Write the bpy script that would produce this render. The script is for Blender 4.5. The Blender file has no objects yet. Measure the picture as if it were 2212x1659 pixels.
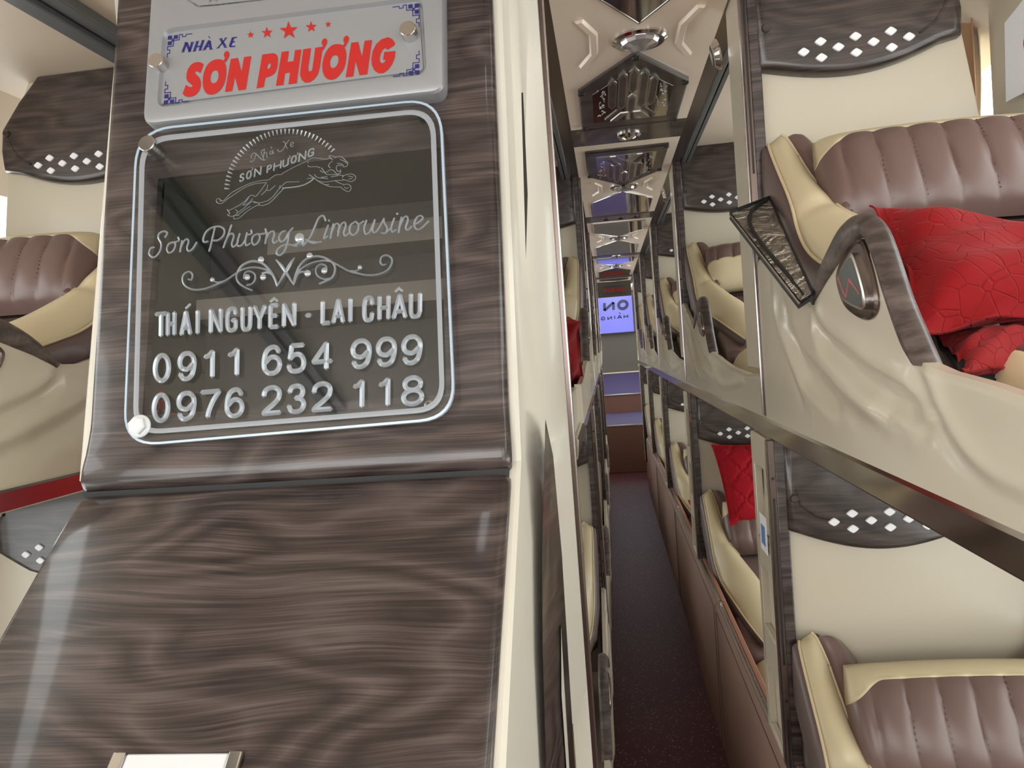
import bpy, math, random
import numpy as np
from mathutils import Vector, Matrix
random.seed(7)
scene = bpy.context.scene
COL = scene.collection
PI = math.pi

# ------------------------------------------------------------------ camera
F_PX, CX, CY = 1661.0, 1106.0, 829.5          # focal length and centre for a 2212 x 1659 frame
v = np.array([(1312 - CX) / F_PX, -(748 - CY) / F_PX, -1.0]); v /= np.linalg.norm(v)   # bus axis (+Y) seen by the camera
u = np.array([-.07, 1.0, 0.0]); u -= v * u.dot(v); u /= np.linalg.norm(u)              # up (+Z)
M = np.array([np.cross(v, u), v, u])
CAM = np.array([0.0, 0.0, 1.23])
cd = bpy.data.cameras.new('camera'); cam = bpy.data.objects.new('camera', cd); COL.objects.link(cam)
cd.sensor_width = 36.0; cd.lens = F_PX / 2212 * 36; cd.clip_start = .02
mw = Matrix([list(M[i]) + [CAM[i]] for i in range(3)] + [[0, 0, 0, 1]])
cam.matrix_world = mw
scene.camera = cam

# ------------------------------------------------------------------ daylight
wd = bpy.data.worlds.new('daylight'); scene.world = wd; wd.use_nodes = True
bg = wd.node_tree.nodes['Background']; bg.inputs[0].default_value = (.965, .98, 1.0, 1); bg.inputs[1].default_value = 6.0
scene.view_settings.view_transform = 'Standard'; scene.view_settings.look = 'None'
scene.view_settings.gamma = 1; scene.view_settings.use_curve_mapping = False
scene.view_settings.exposure = -0.12
def portal(name, loc, rot, sx, sy):
    l = bpy.data.lights.new(name, 'AREA'); l.shape = 'RECTANGLE'; l.size = sx; l.size_y = sy; l.cycles.is_portal = True
    o = bpy.data.objects.new(name, l); o.location = loc; o.rotation_euler = rot; COL.objects.link(o)
XR, XL = .83, -1.47         # side walls
YF, YB = -1.3, 9.7          # windscreen, rear
portal('windscreen_portal', ((XR + XL) / 2, YF, 1.44), (PI / 2, 0, 0), 2.2, .9)
portal('window_portal_right', (XR + .02, 4.0, 1.1), (PI / 2, 0, PI / 2), 10, 1.4)
portal('window_portal_left', (XL - .02, 4.0, 1.1), (PI / 2, 0, -PI / 2), 10, 1.4)
def lamp(name, kind, loc, power, color, size=.2, rot=(0, 0, 0)):
    l = bpy.data.lights.new(name, kind); l.energy = power; l.color = color
    if kind == 'AREA': l.size = size
    else: l.shadow_soft_size = size
    o = bpy.data.objects.new(name, l); o.location = loc; o.rotation_euler = rot; COL.objects.link(o)
for y_, e_ in ((6.05, 4.0), (8.3, 1.5)):       # added violet spots tinting the far floor; the ceiling lamps are unlit
    l_ = bpy.data.lights.new('violet_fill_spot', 'SPOT'); l_.energy = e_; l_.color = (.36, .20, 1.0); l_.spot_size = 2.0; l_.spot_blend = .8; l_.shadow_soft_size = .03
    o_ = bpy.data.objects.new('violet_fill_spot', l_); o_.location = (.108, y_, 1.825 if y_ < 7 else 1.7); COL.objects.link(o_)

# ------------------------------------------------------------------ tagging
def tag(o, label=None, cat=None, group=None, kind=None):
    if label: o['label'] = label
    if cat: o['category'] = cat
    if group: o['group'] = group
    if kind: o['kind'] = kind
    return o
def empty(name, loc=(0, 0, 0), label=None, cat=None, group=None):
    o = bpy.data.objects.new(name, None); o.location = loc; COL.objects.link(o); o.empty_display_size = .05
    return tag(o, label, cat, group)
CH = {}
def link(o, parent=None):
    COL.objects.link(o)
    if parent is not None:
        o.parent = parent; CH.setdefault(parent.name, []).append(o)
    return o
def copy_tree(o, parent=None):
    c = o.copy(); link(c, parent)
    for ch in CH.get(o.name, []): copy_tree(ch, c)
    return c

# ------------------------------------------------------------------ materials
def mat(name, col, rough=.5, metal=0.0, coat=0.0, spec=.5, emit=None, estr=1.0):
    m = bpy.data.materials.new(name); m.use_nodes = True; b = m.node_tree.nodes['Principled BSDF']
    b.inputs['Base Color'].default_value = (*col, 1); b.inputs['Roughness'].default_value = rough
    b.inputs['Metallic'].default_value = metal; b.inputs['Coat Weight'].default_value = coat
    b.inputs['Coat Roughness'].default_value = .08; b.inputs['Specular IOR Level'].default_value = spec
    if emit: b.inputs['Emission Color'].default_value = (*emit, 1); b.inputs['Emission Strength'].default_value = estr
    return m
def nd(m, t, **k):
    n = m.node_tree.nodes.new(t)
    for a, b in k.items(): setattr(n, a, b)
    return n
def lk(m, a, b): m.node_tree.links.new(a, b)
def bump_noise(m, scale, strength, dist=.001, stretch=None):
    b = m.node_tree.nodes['Principled BSDF']; tc = nd(m, 'ShaderNodeTexCoord'); n = nd(m, 'ShaderNodeTexNoise')
    n.inputs['Scale'].default_value = scale; n.inputs['Detail'].default_value = 3
    if stretch:
        mp = nd(m, 'ShaderNodeMapping'); mp.inputs['Scale'].default_value = stretch
        lk(m, tc.outputs['Object'], mp.inputs[0]); lk(m, mp.outputs[0], n.inputs[0])
    else: lk(m, tc.outputs['Object'], n.inputs[0])
    bp = nd(m, 'ShaderNodeBump'); bp.inputs['Strength'].default_value = strength; bp.inputs['Distance'].default_value = dist
    lk(m, n.outputs['Fac'], bp.inputs['Height']); lk(m, bp.outputs[0], b.inputs['Normal'])
    return m
def wood(name, dark, mid, light, grain=(1.6, 1.6, 50), coat=.6, rough=.38, seed=0.0):
    m = mat(name, mid, rough, coat=coat); b = m.node_tree.nodes['Principled BSDF']
    tc = nd(m, 'ShaderNodeTexCoord'); ad = nd(m, 'ShaderNodeVectorMath', operation='ADD'); ad.inputs[1].default_value = (seed, seed * .7, seed * 1.3)
    lk(m, tc.outputs['Object'], ad.inputs[0])
    # figure: slow distortion of the grain direction
    mp0 = nd(m, 'ShaderNodeMapping'); mp0.inputs['Scale'].default_value = (1.6, 1.6, 5.5) if grain[2] > grain[0] else (5.5, 1.6, 1.6)
    n0 = nd(m, 'ShaderNodeTexNoise'); n0.inputs['Scale'].default_value = 1.3; n0.inputs['Detail'].default_value = 2
    lk(m, ad.outputs[0], mp0.inputs[0]); lk(m, mp0.outputs[0], n0.inputs[0])
    # rings of the figure
    mul = nd(m, 'ShaderNodeMath', operation='MULTIPLY'); mul.inputs[1].default_value = 26
    lk(m, n0.outputs['Fac'], mul.inputs[0])
    fr = nd(m, 'ShaderNodeMath', operation='PINGPONG'); fr.inputs[1].default_value = 1; lk(m, mul.outputs[0], fr.inputs[0])
    mp = nd(m, 'ShaderNodeMapping'); mp.inputs['Scale'].default_value = grain
    sc = nd(m, 'ShaderNodeVectorMath', operation='SCALE'); sc.inputs['Scale'].default_value = .055
    lk(m, n0.outputs['Color'], sc.inputs[0])
    a2 = nd(m, 'ShaderNodeVectorMath', operation='ADD'); lk(m, ad.outputs[0], a2.inputs[0]); lk(m, sc.outputs[0], a2.inputs[1])
    lk(m, a2.outputs[0], mp.inputs[0])
    n1 = nd(m, 'ShaderNodeTexNoise'); n1.inputs['Scale'].default_value = 3; n1.inputs['Detail'].default_value = 8; n1.inputs['Roughness'].default_value = .62
    lk(m, mp.outputs[0], n1.inputs[0])
    n2 = nd(m, 'ShaderNodeTexNoise'); n2.inputs['Scale'].default_value = 11; n2.inputs['Detail'].default_value = 4
    lk(m, mp.outputs[0], n2.inputs[0])
    mx = nd(m, 'ShaderNodeMix', data_type='FLOAT'); mx.inputs[0].default_value = .42
    lk(m, n1.outputs['Fac'], mx.inputs[2]); lk(m, n2.outputs['Fac'], mx.inputs[3])
    mx2 = nd(m, 'ShaderNodeMix', data_type='FLOAT'); mx2.inputs[0].default_value = .16
    lk(m, mx.outputs[0], mx2.inputs[2]); lk(m, fr.outputs[0], mx2.inputs[3])
    r = nd(m, 'ShaderNodeValToRGB'); e = r.color_ramp.elements
    e[0].position = .40; e[0].color = (*dark, 1); e[1].position = .66; e[1].color = (*light, 1)
    k = e.new(.5); k.color = (*mid, 1)
    lk(m, mx2.outputs[0], r.inputs[0]); lk(m, r.outputs[0], b.inputs['Base Color'])
    return m
MT = {}
MT['wood'] = wood('walnut_laminate', (.020, .013, .012), (.048, .033, .030), (.115, .086, .078), grain=(1.0, 1.0, 105), coat=.5, rough=.33)
MT['wood_panel'] = wood('dark_walnut_laminate', (.022, .015, .013), (.045, .031, .027), (.085, .060, .052), coat=.35, rough=.35, seed=3.1)
MT['wood_arm'] = wood('armrest_walnut', (.040, .028, .025), (.085, .062, .054), (.15, .115, .10), coat=.12, rough=.45, seed=7.7, grain=(2, 8, 14))
MT['cream'] = bump_noise(mat('cream_plastic', (.58, .515, .40), .32, coat=.15), 4, .02, .002)
MT['cream_shell'] = bump_noise(mat('cream_moulding', (.56, .50, .395), .30, coat=.25), 300, .06, .0004)
MT['cabinet_cream'] = bump_noise(mat('cabinet_cream', (.74, .70, .60), .35, coat=.15), 400, .04, .0004)
MT['cream_ceiling'] = mat('cream_ceiling', (.92, .77, .64), .35, coat=.2)
MT['side_ceiling'] = mat('side_ceiling', (.74, .62, .50), .5)
MT['chrome'] = mat('chrome', (.72, .70, .68), .12, 1.0)
MT['steel'] = mat('brushed_steel', (.60, .57, .54), .22, 1.0)
MT['bronze'] = mat('dark_bronze_trim', (.16, .12, .105), .22, .85)
MT['mirror'] = mat('mirror', (.55, .52, .50), .06, 1.0)
MT['grey'] = mat('grey_rail', (.16, .165, .17), .35, .5)
MT['black'] = mat('black', (.006, .006, .006), .5)
MT['leather'] = bump_noise(mat('brown_leather', (.150, .093, .080), .34, spec=.5), 600, .12, .0006)
MT['leather_side'] = bump_noise(mat('brown_side_leather', (.130, .088, .080), .42), 600, .12, .0006)
MT['leather_cream'] = bump_noise(mat('cream_leather', (.60, .50, .32), .36), 500, .12, .0006)
MT['piping'] = mat('piping', (.62, .50, .31), .45)
MT['stitch'] = mat('stitching', (.09, .05, .042), .6)
MT['tan'] = bump_noise(mat('tan_leatherette', (.27, .165, .132), .48), 350, .15, .0008)
MT['tan_edge'] = mat('tan_edge', (.34, .155, .10), .5)
MT['zip'] = mat('zipper_tape', (.30, .25, .22), .5, .3)
MT['silver'] = bump_noise(mat('silver_paint', (.35, .355, .365), .40, .35), 900, .05, .0003)
MT['plate'] = bump_noise(mat('nameplate_silver', (.33, .335, .345), .45, .25), 900, .05, .0003)
MT['red'] = mat('red_vinyl', (.50, .016, .012), .5)
MT['blue'] = mat('navy_vinyl', (.018, .016, .16), .5)
MT['engrave'] = mat('frosted_engraving', (.46, .49, .52), .30, .55)
MT['engrave_soft'] = mat('frosted_line', (.30, .32, .34), .45)
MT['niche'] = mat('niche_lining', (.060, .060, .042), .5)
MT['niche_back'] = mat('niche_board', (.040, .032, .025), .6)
MT['niche_ledge'] = mat('niche_ledge', (.17, .14, .11), .5)
MT['white'] = mat('white_plastic', (.86, .86, .90), .35)
MT['nylon'] = mat('white_nylon', (.70, .72, .72), .35)
MT['paper'] = mat('white_paper', (.85, .85, .88), .7)
MT['wire_red'] = mat('red_wire', (.45, .02, .02), .4)
MT['wire_yellow'] = mat('yellow_wire', (.45, .30, .05), .4)
MT['wire_black'] = mat('black_wire', (.02, .02, .03), .4)
MT['screen'] = mat('backlit_decal_film', (.05, .05, .15), .4, emit=(.20, .20, .80), estr=1.0)
MT['navy_dark'] = mat('dark_lettering', (.01, .012, .05), .4)
MT['rear_wall'] = mat('taupe_wall', (.085, .072, .058), .55)
MT['purple'] = bump_noise(mat('purple_carpet', (.045, .032, .10), .7), 200, .4, .002)
MT['riser'] = mat('brown_riser', (.13, .055, .035), .45)
MT['curtain'] = mat('beige_curtain', (.72, .66, .50), .8)
MT['curtain_dark'] = mat('tan_pelmet', (.42, .24, .13), .8)
MT['black_cloth'] = mat('black_cloth', (.012, .011, .012), .9, spec=.2)
MT['seam_shade'] = mat('seam_shade', (.02, .02, .02), .7)  # near-black standing in for shade in the cabinet seam
MT['lens'] = mat('lamp_lens', (.62, .58, .60), .08, .6, coat=.6)
# floor: dark red vinyl with pale flecks
m = MT['floor'] = mat('flecked_vinyl', (.085, .022, .024), .50, spec=.25); b = m.node_tree.nodes['Principled BSDF']
tc = nd(m, 'ShaderNodeTexCoord'); vo = nd(m, 'ShaderNodeTexVoronoi'); vo.inputs['Scale'].default_value = 110
no = nd(m, 'ShaderNodeTexNoise'); no.inputs['Scale'].default_value = 60
lk(m, tc.outputs['Object'], vo.inputs['Vector']); lk(m, tc.outputs['Object'], no.inputs['Vector'])
r1 = nd(m, 'ShaderNodeValToRGB'); r1.color_ramp.elements[0].position = .14; r1.color_ramp.elements[0].color = (1, 1, 1, 1); r1.color_ramp.elements[1].position = .20; r1.color_ramp.elements[1].color = (0, 0, 0, 1)
r2 = nd(m, 'ShaderNodeValToRGB'); r2.color_ramp.elements[0].position = .45; r2.color_ramp.elements[1].position = .50
mu = nd(m, 'ShaderNodeMath', operation='MULTIPLY'); lk(m, vo.outputs['Distance'], r1.inputs[0]); lk(m, no.outputs['Fac'], r2.inputs[0])
lk(m, r1.outputs[0], mu.inputs[0]); lk(m, r2.outputs[0], mu.inputs[1])
mx = nd(m, 'ShaderNodeMix', data_type='RGBA'); mx.inputs[6].default_value = (.080, .020, .023, 1); mx.inputs[7].default_value = (.75, .45, .36, 1)
lk(m, mu.outputs[0], mx.inputs[0]); lk(m, mx.outputs[2], b.inputs['Base Color'])
# quilted red fabric
def quilt(name, col, kind):
    m = mat(name, col, .85, spec=.2); b = m.node_tree.nodes['Principled BSDF']; tc = nd(m, 'ShaderNodeTexCoord')
    b.inputs['Sheen Weight'].default_value = .12; b.inputs['Sheen Tint'].default_value = (1, .3, .3, 1)
    if kind == 'scallop':
        t = nd(m, 'ShaderNodeTexVoronoi', feature='DISTANCE_TO_EDGE'); t.inputs['Scale'].default_value = 42; t.inputs['Randomness'].default_value = .95; lk(m, tc.outputs['Object'], t.inputs['Vector'])
        r = nd(m, 'ShaderNodeValToRGB'); r.color_ramp.elements[0].position = 0; r.color_ramp.elements[1].position = .045; lk(m, t.outputs['Distance'], r.inputs[0]); h = r.outputs[0]
    else:
        sx = nd(m, 'ShaderNodeSeparateXYZ'); lk(m, tc.outputs['Object'], sx.inputs[0]); outs = []
        for sg in ('ADD', 'SUBTRACT'):
            a = nd(m, 'ShaderNodeMath', operation=sg); lk(m, sx.outputs['X'], a.inputs[0]); lk(m, sx.outputs['Z'], a.inputs[1])
            p = nd(m, 'ShaderNodeMath', operation='PINGPONG'); p.inputs[1].default_value = .045; lk(m, a.outputs[0], p.inputs[0]); outs.append(p)
        mn = nd(m, 'ShaderNodeMath', operation='MINIMUM'); lk(m, outs[0].outputs[0], mn.inputs[0]); lk(m, outs[1].outputs[0], mn.inputs[1])
        vv = nd(m, 'ShaderNodeTexVoronoi', feature='DISTANCE_TO_EDGE'); vv.inputs['Scale'].default_value = 45; lk(m, tc.outputs['Object'], vv.inputs['Vector'])
        v2 = nd(m, 'ShaderNodeMath', operation='MULTIPLY'); v2.inputs[1].default_value = .03; lk(m, vv.outputs['Distance'], v2.inputs[0])
        sm = nd(m, 'ShaderNodeMath', operation='ADD'); lk(m, mn.outputs[0], sm.inputs[0]); lk(m, v2.outputs[0], sm.inputs[1])
        r = nd(m, 'ShaderNodeValToRGB'); r.color_ramp.elements[0].position = 0; r.color_ramp.elements[1].position = .018; lk(m, sm.outputs[0], r.inputs[0]); h = r.outputs[0]
    bp = nd(m, 'ShaderNodeBump'); bp.inputs['Strength'].default_value = .5 if kind == 'scallop' else .8; bp.inputs['Distance'].default_value = .004 if kind == 'scallop' else .006
    lk(m, h, bp.inputs['Height']); lk(m, bp.outputs[0], b.inputs['Normal']); return m
MT['quilt'] = quilt('red_quilt', (.24, .004, .006), 'scallop')
MT['quilt_diamond'] = quilt('red_diamond_quilt', (.33, .005, .014), 'diamond')
# crumpled silver foil bag
m = MT['foil'] = mat('crumpled_foil', (.42, .38, .33), .28, .9); b = m.node_tree.nodes['Principled BSDF']
tc = nd(m, 'ShaderNodeTexCoord'); n = nd(m, 'ShaderNodeTexNoise'); n.inputs['Scale'].default_value = 32; n.inputs['Detail'].default_value = 6; n.inputs['Distortion'].default_value = 1.5
lk(m, tc.outputs['Object'], n.inputs[0]); bp = nd(m, 'ShaderNodeBump'); bp.inputs['Strength'].default_value = 1; bp.inputs['Distance'].default_value = .02
lk(m, n.outputs['Fac'], bp.inputs['Height']); lk(m, bp.outputs[0], b.inputs['Normal'])
# clear acrylic
def clear(name, tint=(.93, .95, .96), gl=.05, rough=.02):
    m = bpy.data.materials.new(name); m.use_nodes = True; nt = m.node_tree; nt.nodes.clear()
    o = nt.nodes.new('ShaderNodeOutputMaterial'); mix = nt.nodes.new('ShaderNodeMixShader'); t = nt.nodes.new('ShaderNodeBsdfTransparent'); g = nt.nodes.new('ShaderNodeBsdfGlossy')
    t.inputs[0].default_value = (*tint, 1); g.inputs['Roughness'].default_value = rough
    fc = nt.nodes.new('ShaderNodeLayerWeight'); fc.inputs[0].default_value = .5
    pw = nt.nodes.new('ShaderNodeMath'); pw.operation = 'POWER'; pw.inputs[1].default_value = 4.0; nt.links.new(fc.outputs['Facing'], pw.inputs[0])
    lw = nt.nodes.new('ShaderNodeMath'); lw.operation = 'MULTIPLY_ADD'; lw.inputs[1].default_value = .8; lw.inputs[2].default_value = gl; nt.links.new(pw.outputs[0], lw.inputs[0])
    nt.links.new(lw.outputs[0], mix.inputs[0]); nt.links.new(t.outputs[0], mix.inputs[1]); nt.links.new(g.outputs[0], mix.inputs[2]); nt.links.new(mix.outputs[0], o.inputs[0]); return m
MT['acrylic'] = clear('clear_acrylic')
MT['glass'] = clear('tinted_window_glass', (.86, .88, .87))

# ------------------------------------------------------------------ mesh helpers
class MB:
    def __init__(s): s.v = []; s.f = []
    def add(s, vs, fs):
        o = len(s.v); s.v += [tuple(float(c) for c in p) for p in vs]; s.f += [tuple(o + i for i in f) for f in fs]; return o
    def box(s, x0, x1, y0, y1, z0, z1):
        s.add([(x0, y0, z0), (x1, y0, z0), (x1, y1, z0), (x0, y1, z0), (x0, y0, z1), (x1, y0, z1), (x1, y1, z1), (x0, y1, z1)],
              [(0, 3, 2, 1), (4, 5, 6, 7), (0, 1, 5, 4), (1, 2, 6, 5), (2, 3, 7, 6), (3, 0, 4, 7)]); return s
    def prism(s, a, b):                    # two matching rings
        n = len(a); s.add(list(a) + list(b), [tuple(range(n))[::-1], tuple(range(n, 2 * n))] + [(i, (i + 1) % n, n + (i + 1) % n, n + i) for i in range(n)]); return s
    def loft(s, rings, cap=True, closed=True):
        n = len(rings[0]); vs = [p for r in rings for p in r]; fs = []
        for k in range(len(rings) - 1):
            for i in range(n if closed else n - 1):
                j = (i + 1) % n; fs.append((k * n + i, k * n + j, (k + 1) * n + j, (k + 1) * n + i))
        if cap: fs += [tuple(range(n))[::-1], tuple(range((len(rings) - 1) * n, len(rings) * n))]
        s.add(vs, fs); return s
    def grid(s, P, keep=None):             # P[i][j]
        m_, n_ = len(P), len(P[0]); fs = []
        for i in range(m_ - 1):
            for j in range(n_ - 1):
                if keep is None or keep(i, j): fs.append((i * n_ + j, i * n_ + j + 1, (i + 1) * n_ + j + 1, (i + 1) * n_ + j))
        s.add([p for r in P for p in r], fs); return s
    def tube(s, pts, r, n=8):
        pts = [Vector(p) for p in pts]; rings = []
        rr = r if isinstance(r, (list, tuple)) else [r] * len(pts)
        for i, p in enumerate(pts):
            d = (pts[min(i + 1, len(pts) - 1)] - pts[max(i - 1, 0)]).normalized()
            a = d.orthogonal().normalized() if i == 0 else (prev - d * prev.dot(d)).normalized()
            prev = a; c = d.cross(a)
            rings.append([p + (a * math.cos(2 * PI * k / n) + c * math.sin(2 * PI * k / n)) * rr[i] for k in range(n)])
        return s.loft(rings)
    def lathe(s, c, axis, prof, n=24):     # prof: list of (radius, height along axis)
        ax = Vector(axis).normalized(); a = ax.orthogonal().normalized(); b_ = ax.cross(a); c = Vector(c)
        return s.loft([[c + ax * h + (a * math.cos(2 * PI * k / n) + b_ * math.sin(2 * PI * k / n)) * max(r, 1e-5) for k in range(n)] for r, h in prof])
    def build(s, name, material, parent=None, bevel=0, smooth=True, angle=35, seg=2, solid=0, subdiv=0, loc=None):
        me = bpy.data.meshes.new(name); me.from_pydata(s.v, [], s.f); me.validate(); me.update()
        import bmesh
        bm = bmesh.new(); bm.from_mesh(me); bmesh.ops.remove_doubles(bm, verts=bm.verts, dist=1e-6); bmesh.ops.recalc_face_normals(bm, faces=bm.faces); bm.to_mesh(me); bm.free()
        if smooth:
            me.shade_smooth(); me.set_sharp_from_angle(angle=math.radians(angle))
        me.materials.append(material if not isinstance(material, str) else MT[material])
        o = bpy.data.objects.new(name, me); link(o, parent)
        if solid: md = o.modifiers.new('thickness', 'SOLIDIFY'); md.thickness = solid; md.offset = -1
        if bevel: md = o.modifiers.new('bevel', 'BEVEL'); md.width = bevel; md.segments = seg; md.limit_method = 'ANGLE'; md.angle_limit = math.radians(40); md.harden_normals = False
        if subdiv: md = o.modifiers.new('subdivision', 'SUBSURF'); md.levels = subdiv; md.render_levels = subdiv
        if loc is not None: o.location = loc
        return o
def structure(o, label=None): return tag(o, label, None, None, 'structure')
def sm(t): t = max(0.0, min(1.0, t)); return t * t * (3 - 2 * t)
def interp(x, xs, ys): return float(np.interp(x, xs, ys))
def catmull(P, n=6, closed=False):
    P = [np.array(p, float) for p in P]
    if len(P) < 3: return P
    out = []; L = len(P); rng = range(L) if closed else range(L - 1)
    for i in rng:
        p0 = P[(i - 1) % L] if closed or i > 0 else 2 * P[0] - P[1]; p1 = P[i]; p2 = P[(i + 1) % L]
        p3 = P[(i + 2) % L] if closed or i + 2 < L else 2 * P[-1] - P[-2]
        for k in range(n):
            t = k / n; out.append(.5 * ((2 * p1) + (-p0 + p2) * t + (2 * p0 - 5 * p1 + 4 * p2 - p3) * t * t + (-p0 + 3 * p1 - 3 * p2 + p3) * t ** 3))
    if not closed: out.append(P[-1])
    return out
def ray(px, py): return M @ np.array([(px - CX) / F_PX, -(py - CY) / F_PX, -1.0])
def on_plane(px, py, p0, n):
    d = ray(px, py); return CAM + d * ((np.array(p0) - CAM).dot(n) / d.dot(n))
def at_x(px, py, X): d = ray(px, py); return CAM + d * X / d[0]
def at_y(px, py, Y): d = ray(px, py); return CAM + d * Y / d[1]
# ------------------------------------------------------------------ the coach body
P = 1.37                                   # berth pitch
ORD = ['nearest', 'second', 'third', 'fourth', 'fifth', 'sixth']
CXR, CXM, CXL = .535, -.322, -1.185        # centre lines of the right, middle and left berth columns
YR = [1.40 + P * k for k in range(5)]      # bulkheads of the right column
YM = [2.85 + P * k for k in range(4)]      # of the middle column
YL = [1.55, 1.55 + P]
ZU, ZL = 1.05, .18
structure(MB().box(XL, XR, YF, YB, -.05, 0).build('floor', 'floor', bevel=0))
def side_wall(x0, x1, name, base):
    w = MB(); w.box(x0, x1, YF, YB, 0, .50); w.box(x0, x1, YF, YB, .96, 1.24); w.box(x0, x1, YF, YB, 1.80, 2.0)
    y = base
    while y < YB: w.box(x0 - .01, x1 + .01, y, min(y + .38, YB), .50, .96); w.box(x0 - .012, x1 + .012, y, min(y + .38, YB), 1.24, 1.80); y += P
    structure(w.build(name, 'cream'))
side_wall(XR, XR + .04, 'wall_right', 1.235 - 2 * P)
side_wall(XL - .04, XL, 'wall_left', 1.22 - P)
wi = 1
for X in (XR + .03, XL - .03):
    for z0, z1 in ((.50, .96), (1.24, 1.80)):
        structure(MB().box(X - .003, X + .003, YF, YB, z0, z1).build('window_%d' % wi, 'glass')); wi += 1
w = MB(); w.box(XL, XR, YF - .05, YF, 0, 1.0); w.box(XL, XR, YF - .05, YF, 1.88, 2.0); structure(w.build('wall_front', 'cream'))
w = MB(); w.box(XL, XR, YB, YB + .05, 0, 2.0); structure(w.build('wall_back', 'rear_wall'))
c = MB(); c.box(-.600, -.095, .7, YB, 1.90, 1.94); c.box(-1.30, -.600, YF, YB, 1.90, 1.94); c.box(.325, .70, YF, YB, 1.90, 1.94); c.box(-.6, .325, YF, .7, 1.90, 1.94)
for a, b_ in (((.70, 1.90), (.84, 1.76)), ((-1.30, 1.90), (-1.48, 1.72))):
    c.prism([(a[0], YF, a[1]), (b_[0], YF, b_[1]), (b_[0], YF, b_[1] + .04), (a[0], YF, a[1] + .04)], [(a[0], YB, a[1]), (b_[0], YB, b_[1]), (b_[0], YB, b_[1] + .04), (a[0], YB, a[1] + .04)])
structure(c.build('ceiling', 'side_ceiling'))
# glossy coves beside the aisle ceiling, twin chrome rails
tn = 1
for sx, xa in ((1, .262), (-1, -.057)):
    t = MB(); t.box(min(xa, xa + sx * .038), max(xa, xa + sx * .038), .85 if sx < 0 else .2, 8.0, 1.853, 1.875)
    structure(t.build('trim_%d' % tn, 'bronze')); tn += 1
    t = MB()
    for o in (.040, .055): t.box(min(xa + sx * o, xa + sx * (o + .011)), max(xa + sx * o, xa + sx * (o + .011)), .85 if sx < 0 else .2, 8.0, 1.846, 1.91)
    t.box(min(xa + sx * .051, xa + sx * .055), max(xa + sx * .051, xa + sx * .055), .9, 8.0, 1.862, 1.91)
    structure(t.build('trim_%d' % tn, 'grey', bevel=.001)); tn += 1
t = MB(); t.box(-.94, -.905, -.5, 4, 1.868, 1.90); t.box(-.90, -.87, -.5, 4, 1.878, 1.90); structure(t.build('trim_%d' % tn, 'grey', bevel=.002)); tn += 1
# berth decks with their chrome edge rails
def deck(x0, x1, y0, y1, face, name, lab, rail):
    r = empty('berth_deck', ((x0 + x1) / 2, y0, ZU), lab, 'berth deck'); r.name = name
    ox, oy, oz = r.location
    d = MB(); d.box(x0 - ox, x1 - ox, 0, y1 - oy, .004, .034); d.build('deck_board', 'cream', r)
    e = MB(); s = 1 if face > ox else -1; f = face - ox
    prof = [(f - s * .03, -.002), (f + s * .001, -.002), (f + s * .002, .0), (f + s * .005, .029), (f + s * .003, .033), (f - s * .03, .033)]
    e.prism([(a, 0, b_) for a, b_ in prof], [(a, y1 - oy, b_) for a, b_ in prof]); e.build('edge_rail', rail, r, angle=15)
    return r
deck(.272, XR - .005, .10, 7.2, .272, 'berth_deck', 'long chrome-edged deck carrying the upper berths on the right', 'chrome')
deck(-.60, -.062, 1.26, 7.2, -.062, 'berth_deck', 'chrome-edged deck carrying the upper berths left of the carpeted aisle', 'chrome')
deck(XL + .005, -.915, -.1, 4.3, -.915, 'berth_deck', 'chrome-edged deck under the upper berths at the far left, seen beside the wooden cabinet', 'chrome')

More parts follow.
